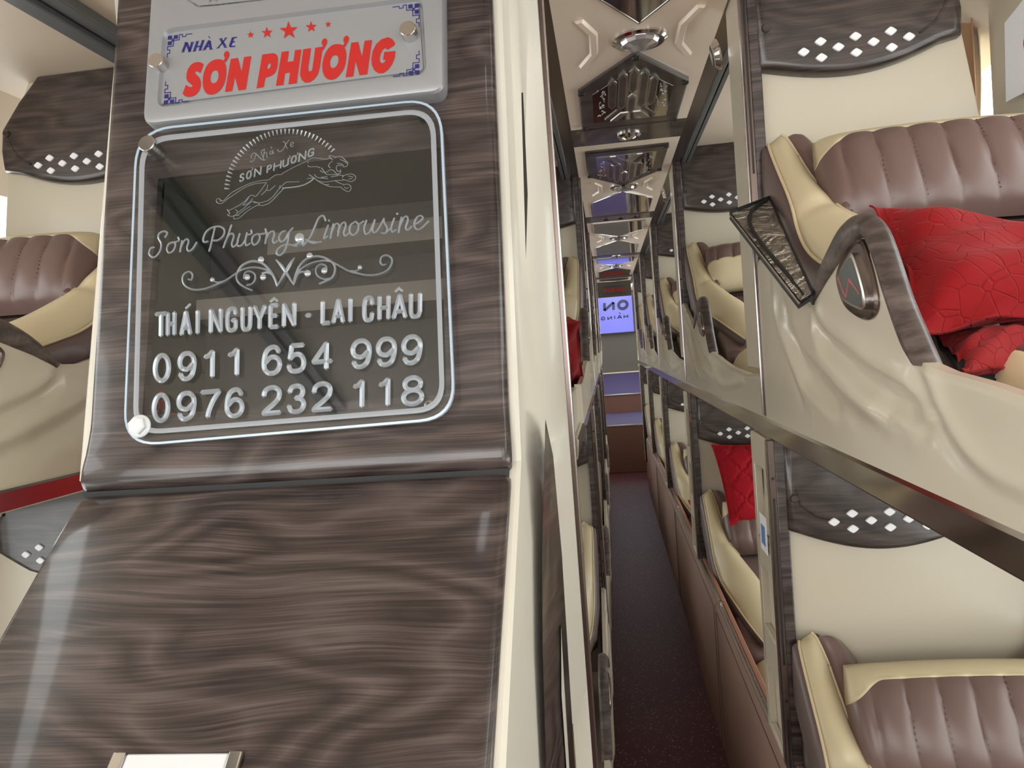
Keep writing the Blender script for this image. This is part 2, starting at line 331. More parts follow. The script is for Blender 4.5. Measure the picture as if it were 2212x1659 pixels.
# ------------------------------------------------------------------ bulkhead between berths
def diamond(mb, x, z, y, w=.0100, h=.0075):
    ring = []
    for k in range(24):
        a = 2 * PI * k / 24; cx_, sz = math.cos(a), math.sin(a); q = (abs(cx_) ** 1.25 + abs(sz) ** 1.25) ** (-1 / 1.25)
        ring.append((q * cx_, q * sz))
    mb.loft([[(x + a * w, y + .004, z + b_ * h) for a, b_ in ring], [(x + a * w, y - .002, z + b_ * h) for a, b_ in ring], [(x + a * w * .85, y - .0035, z + b_ * h * .85) for a, b_ in ring]])
def bulkhead(level):
    up = level == 'upper'
    r = empty('berth_bulkhead')
    top = .85 if up else .862
    zb = .037 if up else 0
    H = .60 if up else .665
    pan = [(-.245, .038), (.145 if up else .172, .038), (.14 if up else .172, .30), (.125 if up else .168, .50), (.10 if up else .160, .66), (.09 if up else .150, .72), (.03 if up else .14, top), (-.245, top)]
    MB().prism([(a, .02, b_) for a, b_ in pan], [(a, .035, b_) for a, b_ in pan]).build('panel', 'cream', r, bevel=.002)
    # overhead walnut panel with a bowed lower edge
    n = 20; low = []
    for k in range(n + 1):
        s = k / n; x = -.245 + s * .335
        if up: z = .640 - .024 * math.sin(PI * min(1, s * 1.1)) + max(0, s - .5) ** 2 * .07
        else: z = .702 - .042 * math.sin(PI * min(1, s)) + max(0, s - .8) * .08
        low.append((x, z))
    if up: out = low + [(.092, .70), (.085, .745), (.04, .80), (-.01, top), (-.245, top)]
    else: out = low + [(.09, .78), (.05, top), (-.245, top)]
    cx_, cz = -.08, .75
    def sc_(f, y): return [(cx_ + (a - cx_) * f, y, cz + (b_ - cz) * f) for a, b_ in out]
    wp = MB(); wp.loft([sc_(1, .02), sc_(1, .004), sc_(.985, -.003), sc_(.955, -.007), sc_(.90, -.008)]); ow = wp.build('overhead_panel', 'wood_panel', r, angle=50)
    gl_ = MB()
    if not up: gl_.tube([(-.225, -.0075, .775), (-.218, -.0085, .745), (-.19, -.0085, .722), (-.15, -.0085, .712)], .0016, 6)
    else: gl_.tube([(.072, -.0065, .735), (.060, -.0080, .700), (.045, -.0085, .680), (.02, -.0085, .665)], .0024, 6)
    gl_.build('raised_bead', 'wood_panel', ow)
    x0, z0 = (-.083, .658) if up else (-.071, .714)
    dsp = .0285 if up else .031
    for i in (-3, -2, -1, 0, 1, 2, 3):
        rows = (0,) if i % 2 else (1, -1)
        if i in (-3, -1, 1, 3): rows = (0,)
        for rr in rows:
            d = MB(); diamond(d, x0 + i * dsp, z0 + rr * .0135 + (.0008 * i if up else 0), -.008); d.build('diamond_inlay', 'white', ow, smooth=False)
    for x, z in ((-.228, z0 + .045), (.07, .735 if up else .80)):
        c_ = MB(); c_.lathe((x, -.005, z), (0, -1, 0), [(.0075, 0), (.0075, .006), (.006, .008), (0, .008)], 16); c_.build('screw_cap', 'wood_panel', ow)
    # aisle-side post: walnut strip, slotted metal strip, cream pillar
    MB().box(-.2575, -.238, -.004, .03, zb, top).build('wooden_post', 'wood', r, bevel=.002)
    s = MB(); s.box(-.2675, -.2575, -.006, .014, zb, top); s.build('slotted_strip', 'bronze', r)
    sl = MB()
    for z in np.arange(.06, top - .1, .40):
        sl.box(-.2640, -.2605, -.0066, -.0055, z, z + .30); sl.lathe((-.2622, -.0066, z + .335), (0, 1, 0), [(.003, 0), (.003, .001)], 12)
    sl.build('slot', 'black', r)
    s = MB(); s.box(-.2685, -.2640, .0145, .0185, zb, top); s.build('chrome_bead', 'chrome', r)
    pl = MB()
    if up: pl.box(-.266, -.242, .0187, .15, .118, top)
    else:
        pl.box(-.252, -.242, .0187, .17, .0, top)
        pl.box(-.266, -.252, .0187, .040, .0, top); pl.box(-.266, -.252, .150, .17, .0, top)
        zz = [0, .10, .26, .34, .50, .56, .70, .76, top]
        for a, b_ in ((0, .08), (.20, .28), (.40, .48), (.60, .66), (.80, top)): pl.box(-.266, -.252, .040, .150, a, b_)
    pl.build('ladder_pillar' if not up else 'pillar', 'cream', r, bevel=.003)
    return r
# ------------------------------------------------------------------ sculpted side shell
TZ = ([0, .04, .10, .183, .25, .30, .34, .372, .42, .505, .55, .585, .62, .65, .68, .733, .80, .856, 1.0, 1.20, 1.33],
      [.312, .308, .285, .257, .230, .219, .219, .227, .245, .268, .274, .256, .205, .168, .147, .138, .132, .125, .112, .104, .11])
def seg_d(p, a, b_):
    p, a, b_ = np.array(p), np.array(a), np.array(b_); d = b_ - a; t = max(0, min(1, (p - a).dot(d) / d.dot(d)))
    q = p - a - d * t; return math.hypot(*q), (d[0] * q[1] - d[1] * q[0])
FOLDS = [([(.12, .257), (.142, .202), (.209, .150), (.269, .108), (.296, .074)], .013, .006),
         ([(.355, .217), (.409, .180), (.499, .158), (.571, .140), (.651, .126), (.70, .112)], .011, .0065),
         ([(.366, .190), (.400, .166), (.470, .143), (.545, .120), (.625, .105), (.69, .098)], .013, -.0070),
         ([(.225, .209), (.292, .162), (.399, .128), (.501, .103), (.613, .088)], .015, .0060),
         ([(.215, .19), (.275, .14), (.36, .105), (.46, .078)], .017, -.0045),
         ([(.639, .241), (.661, .197), (.692, .155), (.716, .125), (.745, .095), (.80, .069), (.87, .062), (1.0, .068), (1.18, .090)], .009, .0035)]
FOLDS = [(catmull(p, 4), w, a) for p, w, a in FOLDS]
def relief(t, z):
    h = 0; e = sm((z - .03) / .05)
    for pts, w, a in FOLDS:
        best = min((seg_d((t, z), pts[i], pts[i + 1]) for i in range(len(pts) - 1)), key=lambda q: q[0])
        d = best[0]; side = 1 if best[1] > 0 else -1; L0, L1 = math.hypot(t - pts[0][0], z - pts[0][1]), math.hypot(t - pts[-1][0], z - pts[-1][1])
        f = sm(L1 / (w * 3.5)) * (.35 + .65 * sm(L0 / (w * 3)))
        h += a * e * f * (math.exp(-(d / w) ** 2) + .5 * side * (d / w) * math.exp(-(d / (w * 1.7)) ** 2))
    return h
def side_shell(tmax=1.335):
    r = empty('berth_side_shell'); nt, nz = 170, 40
    Pf, Pb = [], []
    for i in range(nt + 1):
        t = tmax * i / nt + .003; zt = interp(t, *TZ); rf, rb = [], []
        for j in range(nz + 1):
            z = .033 + (zt - .033) * j / nz; e = min(sm(t / .03), sm((tmax + .003 - t) / .03)); edge = .004 * sm(1 - (zt - z) / .006)
            rf.append((-.266 - relief(t, z) * e + edge, -t, z)); rb.append((-.252, -t, z))
        Pf.append(rf); Pb.append(rb)
    m_ = MB()
    ring = [Pf, Pb]
    m_.grid(Pf); m_.grid(Pb)
    m_.grid([[Pf[i][nz], Pb[i][nz]] for i in range(nt + 1)]); m_.grid([[Pf[i][0], Pb[i][0]] for i in range(nt + 1)])
    m_.grid([Pf[0], Pb[0]]); m_.grid([Pf[nt], Pb[nt]])
    m_.build('shell_body', 'cream_shell', r, angle=50)
    # armrest trim
    po = [(.355, .222), (.395, .258), (.44, .282), (.485, .297), (.53, .299), (.56, .292), (.592, .268), (.635, .206), (.665, .172), (.692, .142)]
    pi = [(.365, .212), (.41, .232), (.46, .248), (.51, .266), (.545, .274), (.570, .272), (.592, .250), (.622, .205), (.655, .162), (.678, .146)]
    po = catmull(po, 4); pi = catmull(pi, 4); rings = []
    for a, b_ in zip(po, pi):
        rings.append([(-.264, -b_[0], b_[1]), (-.270, -(b_[0] * .85 + a[0] * .15), b_[1] * .85 + a[1] * .15), (-.271, -(b_[0] * .3 + a[0] * .7), b_[1] * .3 + a[1] * .7), (-.266, -(b_[0] * .08 + a[0] * .92), b_[1] * .08 + a[1] * .92), (-.262, -a[0] - .001, a[1] + .001), (-.254, -a[0] - .002, a[1] + .002), (-.247, -a[0], a[1] - .002), (-.246, -b_[0], b_[1])])
    MB().loft(rings).build('armrest', 'wood_arm', r, angle=60)
    # badge
    def rnd(pts, y): return [(y, -a, b_) for a, b_ in catmull(pts, 4, True)]
    o1 = [(.472, .235), (.482, .250), (.515, .266), (.550, .272), (.572, .262), (.595, .225), (.600, .200), (.580, .188), (.545, .189), (.495, .206)]
    cxx, czz = .538, .230
    def s_(f, x, pts=o1): return rnd([(cxx + (a - cxx) * f, czz + (b_ - czz) * f) for a, b_ in pts], x)
    bd = MB(); bd.loft([s_(1.0, -.262), s_(1.0, -.268), s_(.95, -.2705), s_(.88, -.268)]); bdg = bd.build('badge', 'bronze', r)
    o2 = [(.482, .233), (.490, .244), (.528, .258), (.544, .256), (.566, .226), (.573, .207), (.560, .198), (.500, .212)]
    def s2(f, x): return rnd([(.528 + (a - .528) * f, .228 + (b_ - .228) * f) for a, b_ in o2], x)
    MB().loft([s2(1, -.266), s2(1, -.2715), s2(.9, -.2722)]).build('badge_ring', 'steel', bdg)
    MB().loft([s2(.86, -.268), s2(.86, -.2726)]).build('badge_face', mat_badge, bdg, smooth=False)
    z = MB(); zz = [(.492, .238), (.505, .222), (.516, .214), (.530, .232), (.544, .225), (.562, .214)]
    for i in range(len(zz) - 1):
        a, b_ = np.array(zz[i]), np.array(zz[i + 1]); d = b_ - a; nn = np.array([-d[1], d[0]]) / np.linalg.norm(d) * (.0022 if i != 4 else .0015)
        q = [a + nn, b_ + nn * .6, b_ - nn * .6, a - nn]
        z.prism([(-.2726, -p[0], p[1]) for p in q], [(-.2731, -p[0], p[1]) for p in q])
    z.build('badge_emblem', mat_emblem, bdg, smooth=False)
    return r
mat_badge = mat('badge_face', (.085, .09, .085), .25)
mat_emblem = mat('badge_emblem', (.33, .09, .08), .4)
# ------------------------------------------------------------------ sleeper seat
def seat(style='cream_top'):
    r = empty('sleeper_seat')
    #  path of the wing: t, z of outer piping; t, z of inner piping
    st = [(.012, .505, .012, .520), (.022, .498, .018, .510), (.045, .474, .038, .478), (.085, .435, .080, .438), (.120, .402, .120, .408), (.145, .372, .152, .384),
          (.162, .340, .182, .360), (.190, .308, .215, .338), (.235, .282, .262, .312), (.300, .262, .330, .285), (.380, .238, .410, .252), (.470, .205, .490, .212), (.54, .17, .55, .175)]
    xo = [-.236, -.238, -.238, -.237, -.236, -.235, -.234, -.232, -.228, -.222, -.205, -.180, -.150]
    xi = [-.214, -.206, -.196, -.190, -.186, -.180, -.172, -.155, -.135, -.115, -.105, -.110, -.135]
    def dense(cols, n=4): return [list(p) for p in catmull(cols, n)]
    D = dense([(a, b_, c_, d_, e_, f_) for (a, b_, c_, d_), e_, f_ in zip(st, xo, xi)])
    for s in (1, -1):
        cream_r, side_r = [], []
        pip1, pip2 = [], []
        N = len(D)
        for k, (t1, z1, t2, z2, x1, x2) in enumerate(D):
            f = k / (N - 1); bulge = .016 * sm(f * 6) * sm((1 - f) * 5) * (1 + .7 * math.exp(-((f - .62) / .16) ** 2) - .5 * math.exp(-((f - .47) / .03) ** 2))
            p1 = np.array([x1, -t1, z1]); p2 = np.array([x2, -t2, z2]); nrm = np.array([0, -.75, .66]); row = []
            for q in range(9):
                w_ = q / 8; row.append(p1 * (1 - w_) + p2 * w_ + nrm * bulge * math.sin(PI * w_) ** .8)
            cream_r.append([tuple(p * np.array([s, 1, 1])) for p in row]); pip1.append(p1 + nrm * .001); pip2.append(p2 + nrm * .001)
            th = .085 * sm(f * 3 + .35)
            bo = np.array([x1 - .012 if f < .75 else x1, min(-t1 + th * .62, -.012), z1 - th * .75]); mid = (p1 + bo) / 2 + np.array([-.006, 0, 0])
            side_r.append([tuple(p * np.array([s, 1, 1])) for p in (p1, p1 * .75 + bo * .25 + np.array([-.006, 0, 0]), mid, bo, bo + np.array([.03, .0, 0]))])
        w = MB(); w.grid(cream_r); bol = w.build('wing', 'leather_cream', r, solid=.012)
        w = MB(); w.grid(side_r); w.build('wing_side', 'leather_side', r, solid=.01)
        w = MB(); w.tube([p * np.array([s, 1, 1]) for p in pip1], .0026, 6); w.tube([p * np.array([s, 1, 1]) for p in pip2[:int(N * .6)]], .0022, 6); w.build('piping', 'piping', bol)
        # brown insert on the inner face of the wing
        rows = []
        K = int(N * .54)
        for k in range(K):
            t1, z1, t2, z2, x1, x2 = D[k]; f = k / (K - 1); wd = .062 * math.sin(PI * (.03 + .94 * min(1, f * 1.02))) ** .6; row = []
            for q in range(7):
                w_ = q / 6; row.append((s * (x2 + wd * w_), -t2 + (.025 + .03 * f) * w_ ** 1.6 - .012 * math.sin(PI * w_), z2 - .012 * w_ ** 2 + .012 * math.sin(PI * w_) - .016 * (1 - min(1, f * 5))))
            rows.append(row)
        w = MB(); w.grid(rows); w.build('wing_insert', 'leather', r, solid=.012)
    # reclined back surface
    prof = [(.035, .46), (.045, .462), (.07, .42), (.12, .34), (.18, .29), (.28, .235), (.40, .190), (.50, .155), (.56, .13)]
    rows = []
    for t, z in catmull(prof, 4):
        rows.append([(x, -t, z + .012 * (abs(x) / .19) ** 2) for x in np.linspace(-.200, .200, 13)])
    MB().grid(rows).build('backrest', 'leather', r, solid=.05)
    # ribbed headrest pad
    nu, nv = 96, 26
    a0 = np.array([0, -.072, .486]); a1 = np.array([0, -.172, .322]); ax = (a1 - a0); L = np.linalg.norm(ax); ax /= L; nr = np.array([0, ax[2], -ax[1]]); nr = nr if nr[1] < 0 else -nr
    ribs = 7.2; HW = .180; JB = 8
    def pad_pt(i, j):
        uu = -1 + 2 * i / nu; bv = band_v(uu) if style == 'cream_top' else .46; vv = bv * j / JB if j <= JB else bv + (1 - bv) * (j - JB) / (nv - JB)
        ex = (1 - abs(uu) ** 10) ** .5; ev = (1 - abs(2 * vv - 1) ** 5) ** .5
        flare = 1 + .05 * math.sin(PI * min(1, vv * 1.1)) - .06 * sm((vv - .75) / .25)
        x = uu * HW * flare
        ph = (uu * flare * ribs / 2 + .16 * math.sin((vv - .1) * 3.4)) % 1.0; g = 1 - .0 ; rib = abs(math.sin(PI * ph)) ** .45
        band = (j < JB) if style == 'cream_top' else (j > JB)
        th = .034 * ex * ev * (1 + .0) + .020 * ex * ev * math.sin(PI * vv) + (0 if band else .0075 * (rib - .6) * ev)
        p = a0 + ax * L * vv + nr * th; p = p + np.array([x, 0, .006 * (1 - uu * uu)]); return tuple(p)
    if style == 'cream_top':
        def band_v(uu): return .17 + .16 * sm((abs(uu) - .72) / .28)
    else:
        def band_v(uu): return -1
    PG = [[pad_pt(i, j) for j in range(nv + 1)] for i in range(nu + 1)]
    back = [[tuple(np.array(PG[i][j]) * 0 + a0 + ax * L * (j / nv) - nr * .028 + np.array([(-1 + 2 * i / nu) * HW * .97, 0, 0])) for j in (0, nv)] for i in (0, nu)]
    def isb(i, j): return j < JB if style == 'cream_top' else j >= JB
    w = MB(); w.grid(PG, lambda i, j: not isb(i, j))
    bq = [[tuple(a0 + ax * L * vv - nr * .03 + np.array([x, 0, 0])) for vv in (.02, .98)] for x in (-HW * .97, HW * .97)]
    w.loft([[PG[0][0], PG[nu][0], PG[nu][nv], PG[0][nv]], [bq[0][0], bq[1][0], bq[1][1], bq[0][1]]], cap=False)
    pad = w.build('headrest_pad', 'leather', r)
    w = MB(); w.grid(PG, isb); w.build('headrest_band', 'leather_cream', pad, solid=.002)
    st_ = MB()
    for k in range(-4, 5):
        pts = []
        for j in range(JB, nv - 2):
            best = None
            for i in range(nu + 1):
                uu = -1 + 2 * i / nu; bv = band_v(uu) if style == 'cream_top' else .46; vv = bv + (1 - bv) * (j - JB) / (nv - JB)
                flare = 1 + .05 * math.sin(PI * min(1, vv * 1.1)) - .06 * sm((vv - .75) / .25)
                e_ = abs(uu * flare * ribs / 2 + .16 * math.sin((vv - .1) * 3.4) - k)
                if best is None or e_ < best[0]: best = (e_, i)
            if best[0] < .1 and 4 < best[1] < nu - 4: pts.append(np.array(PG[best[1]][j]) + nr * .0008 + np.array([.003, 0, 0]))
        if style == 'cream_top' and len(pts) > 5:
            pts = catmull(pts[::3] + [pts[-1]], 6)
            for q in range(0, len(pts) - 1, 2): st_.tube([pts[q], pts[q] * .2 + pts[q + 1] * .8], .0008, 4)
    if st_.v: st_.build('stitching', 'stitch', pad)
    # ribbed seat cushion
    nu, nv = 60, 40; G = []
    for i in range(nu + 1):
        uu = -1 + 2 * i / nu; row = []
        for j in range(nv + 1):
            vv = j / nv; t = .50 + .80 * vv; z = .135 - .02 * vv + .022 * math.exp(-((vv - .12) / .1) ** 2); ev = (1 - abs(2 * vv - 1) ** 14) ** .5; ex = (1 - abs(uu) ** 8) ** .5
            t -= .05 * (uu * uu) * math.exp(-(vv / .15)) * -1
            rib = abs(math.sin(PI * ((uu * 2.6 + .15 * math.sin(vv * 5)) % 1.0))) ** .5 if abs(uu) < .78 else .6
            row.append((uu * .200, -t, .07 + (z - .07) * ex * ev + .006 * (rib - .6) * ev * ex))
        G.append(row)
    w = MB(); w.grid(G, lambda i, j: abs(-1 + 2 * (i + .5) / nu) < .78); cu = w.build('seat_cushion', 'leather', r, solid=.004)
    w = MB(); w.grid(G, lambda i, j: not (abs(-1 + 2 * (i + .5) / nu) < .78)); w.build('cushion_border', 'leather_cream', cu, solid=.004)
    MB().box(-.195, .195, -1.25, -.03, .036, .10).build('seat_base', 'leather_side', r, bevel=.01)
    return r
def place(proto, used, loc, mirror, label, cat, group):
    o = proto if not used else copy_tree(proto)
    o.location = loc; o.scale = (-1 if mirror else 1, 1, 1)
    return tag(o, label, cat, group)
bulk_u, bulk_l, shell_p, seat_a, seat_b, shell_l = bulkhead('upper'), bulkhead('lower'), side_shell(), seat('cream_top'), seat('cream_low'), side_shell(1.14)
USED = set()
def put(proto, loc, mirror, label, cat, group):
    o = place(proto, proto.name in USED, loc, mirror, label, cat, group); USED.add(proto.name); return o
COLS = [('right', CXR, YR, False, 'right of the carpeted aisle'), ('middle', CXM, YM, True, 'left of the carpeted aisle'), ('left', CXL, YL[:1], True, 'at the far left beyond the wooden cabinet')]
for cname, cx_, ys, mir, where in COLS:
    for k, y in enumerate(ys):
        o_ = (ORD[k] + ' from the camera ') if len(ys) > 1 else ''
        LV = ['by the far-left window', 'right of the aisle', 'left of the aisle'][{'left': 0, 'right': 1, 'middle': 2}[cname]]; o_ = (ORD[k] + ' from camera, ') if len(ys) > 1 else ''
        dl = .50 if cname == 'middle' else .12 if cname == 'left' else 0
        put(bulk_u, (cx_, y, ZU), mir, 'upper cream bulkhead with walnut diamond-inlaid panel, %s%s' % (o_, LV), 'bulkhead', 'upper tier bulkheads')
        put(bulk_l, (cx_, y - dl, ZL), mir, 'lower cream bulkhead with walnut diamond-inlaid panel, %s%s' % (o_, LV), 'bulkhead', 'lower tier bulkheads')
        put(shell_p, (cx_, y, ZU), mir, 'upper cream moulded berth side with armrest, %s%s' % (o_, LV), 'berth side', 'upper berth side shells')
        if cname != 'right': put(shell_l, (cx_, y - dl, ZL), mir, 'lower cream moulded berth side with armrest, %s%s' % (o_, LV), 'berth side', 'lower berth side shells')
        sx_ = 0
        su = seat_a if (cname != 'right' or k == 0) else seat_b
        put(su, (cx_ + sx_, y, ZU), mir, 'upper brown and cream leather sleeper seat, %s%s' % (o_, LV), 'sleeper seat', 'upper tier sleeper seats')
        so = put(seat_a, (cx_ + sx_, y - (dl if cname != 'right' else 0), ZL), mir, 'lower brown and cream leather sleeper seat, %s%s' % (o_, LV), 'sleeper seat', 'lower tier sleeper seats')
        if cname == 'middle' and k == 0: so.scale[1] = .87
# plinths below the lower tier
structure(MB().box(.287, XR - .002, .2, 7.2, 0, ZL).build('baseboard_right', 'tan'))
structure(MB().box(-.60, -.068, 1.21, 7.2, 0, ZL).build('baseboard_middle', 'cream'))
structure(MB().box(XL + .002, -.92, -.2, 3.0, 0, ZL).build('baseboard_left', 'cream'))
w = MB(); w.box(-.604, -.598, 1.21, 7.2, 0, .50); w.box(-.604, -.598, 1.21, 7.2, 1.04, 1.22); structure(w.build('wall_middle', 'cream'))
# first post of the middle column, right behind the cabinet
fp = empty('aisle_post', (-.330, 1.203, 0), 'cream and chrome full-height post just behind the wooden cabinet', 'post')
MB().box(.262, .2675, -.012, .002, 0, 1.89).build('slotted_strip', 'bronze', fp)
MB().box(.264, .2690, .0025, .024, 0, 1.89).build('chrome_bead', 'steel', fp)
MB().box(.242, .2665, .0245, .050, 0, 1.89).build('pillar', 'cream', fp, bevel=.003)
MB().box(.250, .2665, .050, .315, 1.086, 1.155).build('low_guard', 'cream', fp, bevel=.003)
MB().box(.235, .2615, -.012, .024, 0, 1.89).build('post_core', 'cabinet_cream', fp)
# ------------------------------------------------------------------ leatherette aisle partitions, right lower tier
def partition(first=None):
    r = empty('leatherette_partition')
    y0, y1, zt = .006, P - .006, .45
    prof = [(0, 0), (.0, zt - .012), (.006, zt - .002), (.016, zt), (.026, zt - .002), (.030, zt - .012), (.030, 0)]
    MB().prism([(a, y0, b_) for a, b_ in prof], [(a, y1, b_) for a, b_ in prof]).build('cover', 'tan', r)
    MB().box(.021, .034, y0, y1, zt - .012, zt + .005).build('piped_edge', 'tan_edge', r, bevel=.003)
    MB().box(.008, .020, y0 + .01, y1 - .01, zt - .001, zt + .0025).build('zipper_tape', 'zip', r)
    z = MB()
    for k in range(150):
        yy = y0 + .02 + (y1 - y0 - .04) * k / 149; z.box(.0115, .0165, yy, yy + .004, zt + .0025, zt + .0042)
    z.build('zipper_teeth', 'steel', r, smooth=False)
    z = MB(); z.box(.010, .018, y1 - .035, y1 - .018, zt + .003, zt + .009); z.box(.012, .016, y1 - .05, y1 - .03, zt + .005, zt + .0065); z.build('zipper_pull', 'chrome', r, bevel=.001)
    z = MB(); z.tube([(-.0005, y0 + .02, .01), (-.0005, y0 + .02, zt - .02), (-.0005, y1 - .02, zt - .02), (-.0005, y1 - .02, .01)], .0012, 5); z.build('seam', 'stitch', r)
    return r
pp = partition()
for k in range(4):
    o = pp if k == 0 else copy_tree(pp)
    o.location = (.262, .93 + P * k, 0)
    tag(o, 'tan leatherette zipped partition along the aisle floor, %s from the camera' % ORD[k], 'partition', 'zipped leatherette partitions')
# ------------------------------------------------------------------ aisle ceiling: cream panels, walnut crossbars, lamps, mirrors, grilles
CZ = 1.85
bars = [(2.232, 2.40), (3.725, 3.876), (5.33, 5.45), (6.98, 7.13)]
cp = MB(); prev = -1.25
for a, b_ in bars + [(7.55, 7.56)]:
    cp.box(-.060, .264, prev + .004, a - .004, CZ, CZ + .05); prev = b_
def embossed(mb, pts, w=.010, h=.006):
    P_ = [np.array(p, float) for p in pts]; rings = []
    for i, p in enumerate(P_):
        d = P_[min(i + 1, len(P_) - 1)] - P_[max(i - 1, 0)]; d /= np.linalg.norm(d); nn = np.array([-d[1], d[0]])
        rings.append([(*(p + nn * w), CZ + .001), (*(p + nn * w * .55), CZ - h), (*(p - nn * w * .55), CZ - h), (*(p - nn * w), CZ + .001)])
    mb.loft(rings)
LAMPY = [1.62, 3.08, 4.50, 6.05]
for y in LAMPY:
    for s in (1, -1):
        x = .103 + s * .088
        embossed(cp, [(x + s * .026, y - .125), (x, y - .055), (x, y + .045), (x + s * .026, y + .115)])
structure(cp.build('ceiling', 'cream_ceiling', angle=30))
for a, b_ in bars:
    structure(MB().box(-.060, .264, a, b_, CZ - .004, CZ + .02).build('trim_%d' % tn, 'wood')); tn += 1
structure(MB().box(-.062, .266, 7.56, 7.59, 1.715, 1.90).build('trim_%d' % tn, 'bronze')); tn += 1
HEX = [(-.5, .0), (-.5, .61), (0, 1), (.5, .61), (.5, 0)]
def hexring(y0, L, W, z, ins=0.0):         # vertex end at y0 + L (L may be negative)
    c_ = np.array([0, .42]); out = []
    for a, b_ in HEX:
        p = c_ + (np.array([a, b_]) - c_) * (1 - ins); out.append((.103 + p[0] * W, y0 + p[1] * L, z))
    return out
def mirror(y0, L, lab):
    r = empty('ceiling_mirror', (0, 0, 0), lab, 'mirror', 'ceiling mirrors')
    MB().loft([hexring(y0, L, .262, CZ), hexring(y0, L, .262, CZ - .004), hexring(y0, L, .262, CZ - .005, .02)]).build('mirror_pane', 'mirror', r, smooth=False)
    e = MB(); q = hexring(y0, L, .262, CZ - .004); e.tube(q + [q[0]], .0022, 6); e.build('mirror_edge', 'chrome', r)
def grille(y0, L, lab):
    r = empty('ceiling_grille', (0, 0, 0), lab, 'air grille', 'ceiling air grilles')
    MB().loft([hexring(y0, L, .262, CZ), hexring(y0, L, .262, CZ - .006), hexring(y0, L, .262, CZ - .009, .03)]).build('frame', 'wood_panel', r, smooth=False)
    pl = MB(); pl.loft([hexring(y0, L, .262, CZ - .008, .26), hexring(y0, L, .262, CZ - .0095, .26)]); p = pl.build('mirror_plate', 'mirror', r, smooth=False)
    def G(a, b_, z): return (.103 + a * .262, y0 + b_ * L, z)
    def slot(mb, a, b0, b1, w, z0, z1, dx=0):
        k = .05; q = [(a - w, b0 + k), (a, b0), (a + w, b0 + k), (a + w + dx, b1 - k), (a + dx, b1), (a - w + dx, b1 - k)]
        mb.prism([G(*p_, z0) for p_ in q], [G(*p_, z1) for p_ in q])
    st_, dk = MB(), MB()
    for a, b0, b1 in ((0, .55, .84), (0, .25, .50), (-.095, .32, .80), (.095, .32, .80), (-.185, .34, .72), (.185, .34, .72)):
        slot(st_, a, b0 - .02, b1 + .02, .040, CZ - .0095, CZ - .0115); slot(dk, a, b0, b1, .027, CZ - .0115, CZ - .0122)
    for s in (1, -1):
        q = [(.02 * s, .24), (.10 * s, .24), (.20 * s, .12), (.13 * s, .12)]; st_.prism([G(*p_, CZ - .0095) for p_ in q], [G(*p_, CZ - .0115) for p_ in q])
        q = [(.10 * s, .30), (.14 * s, .30), (.26 * s, .16), (.22 * s, .16)]; dk.prism([G(*p_, CZ - .0095) for p_ in q], [G(*p_, CZ - .0122) for p_ in q])
    st_.build('bars', 'steel', p, smooth=False); dk.build('slots', 'wood_panel', p, smooth=False)
    et = MB(); rnd_ = random.Random(int(abs(y0) * 100))
    for s in (1, -1):
        for k in range(16):
            a, b_ = s * rnd_.uniform(.25, .34), rnd_.uniform(.2, .62)
            pts = [G(a, b_, CZ - .0098)]
            for q in range(3): a += rnd_.uniform(-.02, .02); b_ += rnd_.uniform(-.03, .04); pts.append(G(a, b_, CZ - .0098))
            et.tube(pts, .0011, 4)
    et.build('etching', 'engrave', p)
    c_ = MB()
    for a, b_ in ((-.47, .02), (.47, .02), (-.47, .59), (.47, .59), (0, .96)): c_.lathe(G(a, b_, CZ - .008), (0, 0, -1), [(.009, 0), (.008, .005), (0, .006)], 12)
    c_.build('fixing_cap', 'black', r)
mirror(.95, .585, 'large hexagonal ceiling mirror nearest the camera, cut by the top edge')
grille(2.205, -.525, 'walnut-framed hexagonal air grille on the ceiling, nearest the camera')
grille(2.475, .56, 'walnut-framed hexagonal air grille on the ceiling, just past the first crossbar')
mirror(3.68, -.53, 'hexagonal ceiling mirror between second lamp and second crossbar')
mirror(3.93, .50, 'hexagonal ceiling mirror just past the second crossbar')
mirror(5.29, -.70, 'hexagonal ceiling mirror just before the third crossbar')
mirror(5.50, .48, 'hexagonal ceiling mirror just past the third crossbar')
mirror(6.94, -.78, 'hexagonal ceiling mirror just before the farthest crossbar')
mirror(7.17, .30, 'small ceiling mirror beyond the farthest crossbar')
for k, y in enumerate(LAMPY):
    r = empty('ceiling_lamp', (.108, y, CZ), 'round chrome ceiling lamp, unlit, %s from the camera' % ORD[k], 'ceiling lamp', 'round ceiling lamps')
    MB().lathe((0, 0, 0), (0, 0, -1), [(.056, 0), (.056, .004), (.050, .008), (.040, .007), (.040, .002)], 40).build('flange', 'chrome', r)
    l_ = MB(); l_.lathe((0, 0, 0), (0, 0, -1), [(.040, .0), (.040, .008), (.036, .014), (.018, .018), (0, .018)], 12); l_.build('lens', 'lens', r, smooth=False)
for k, y in enumerate([2.32, 5.39]):
    r = empty('reading_lamp', (.106, y, CZ - .004), ['oval chrome spot lamp on the nearest walnut ceiling crossbar', 'oval chrome spot lamp on the third walnut ceiling crossbar'][k], 'spot lamp', 'crossbar lamps')
    o = MB().lathe((0, 0, 0), (0, 0, -1), [(.036, 0), (.036, .004), (.030, .010), (.020, .009), (.018, .002)], 28).build('ring', 'chrome', r)
    MB().lathe((0, 0, 0), (0, 0, -1), [(.018, .0), (.018, .005), (.010, .012), (0, .012)], 20).build('lens', 'mirror', r)
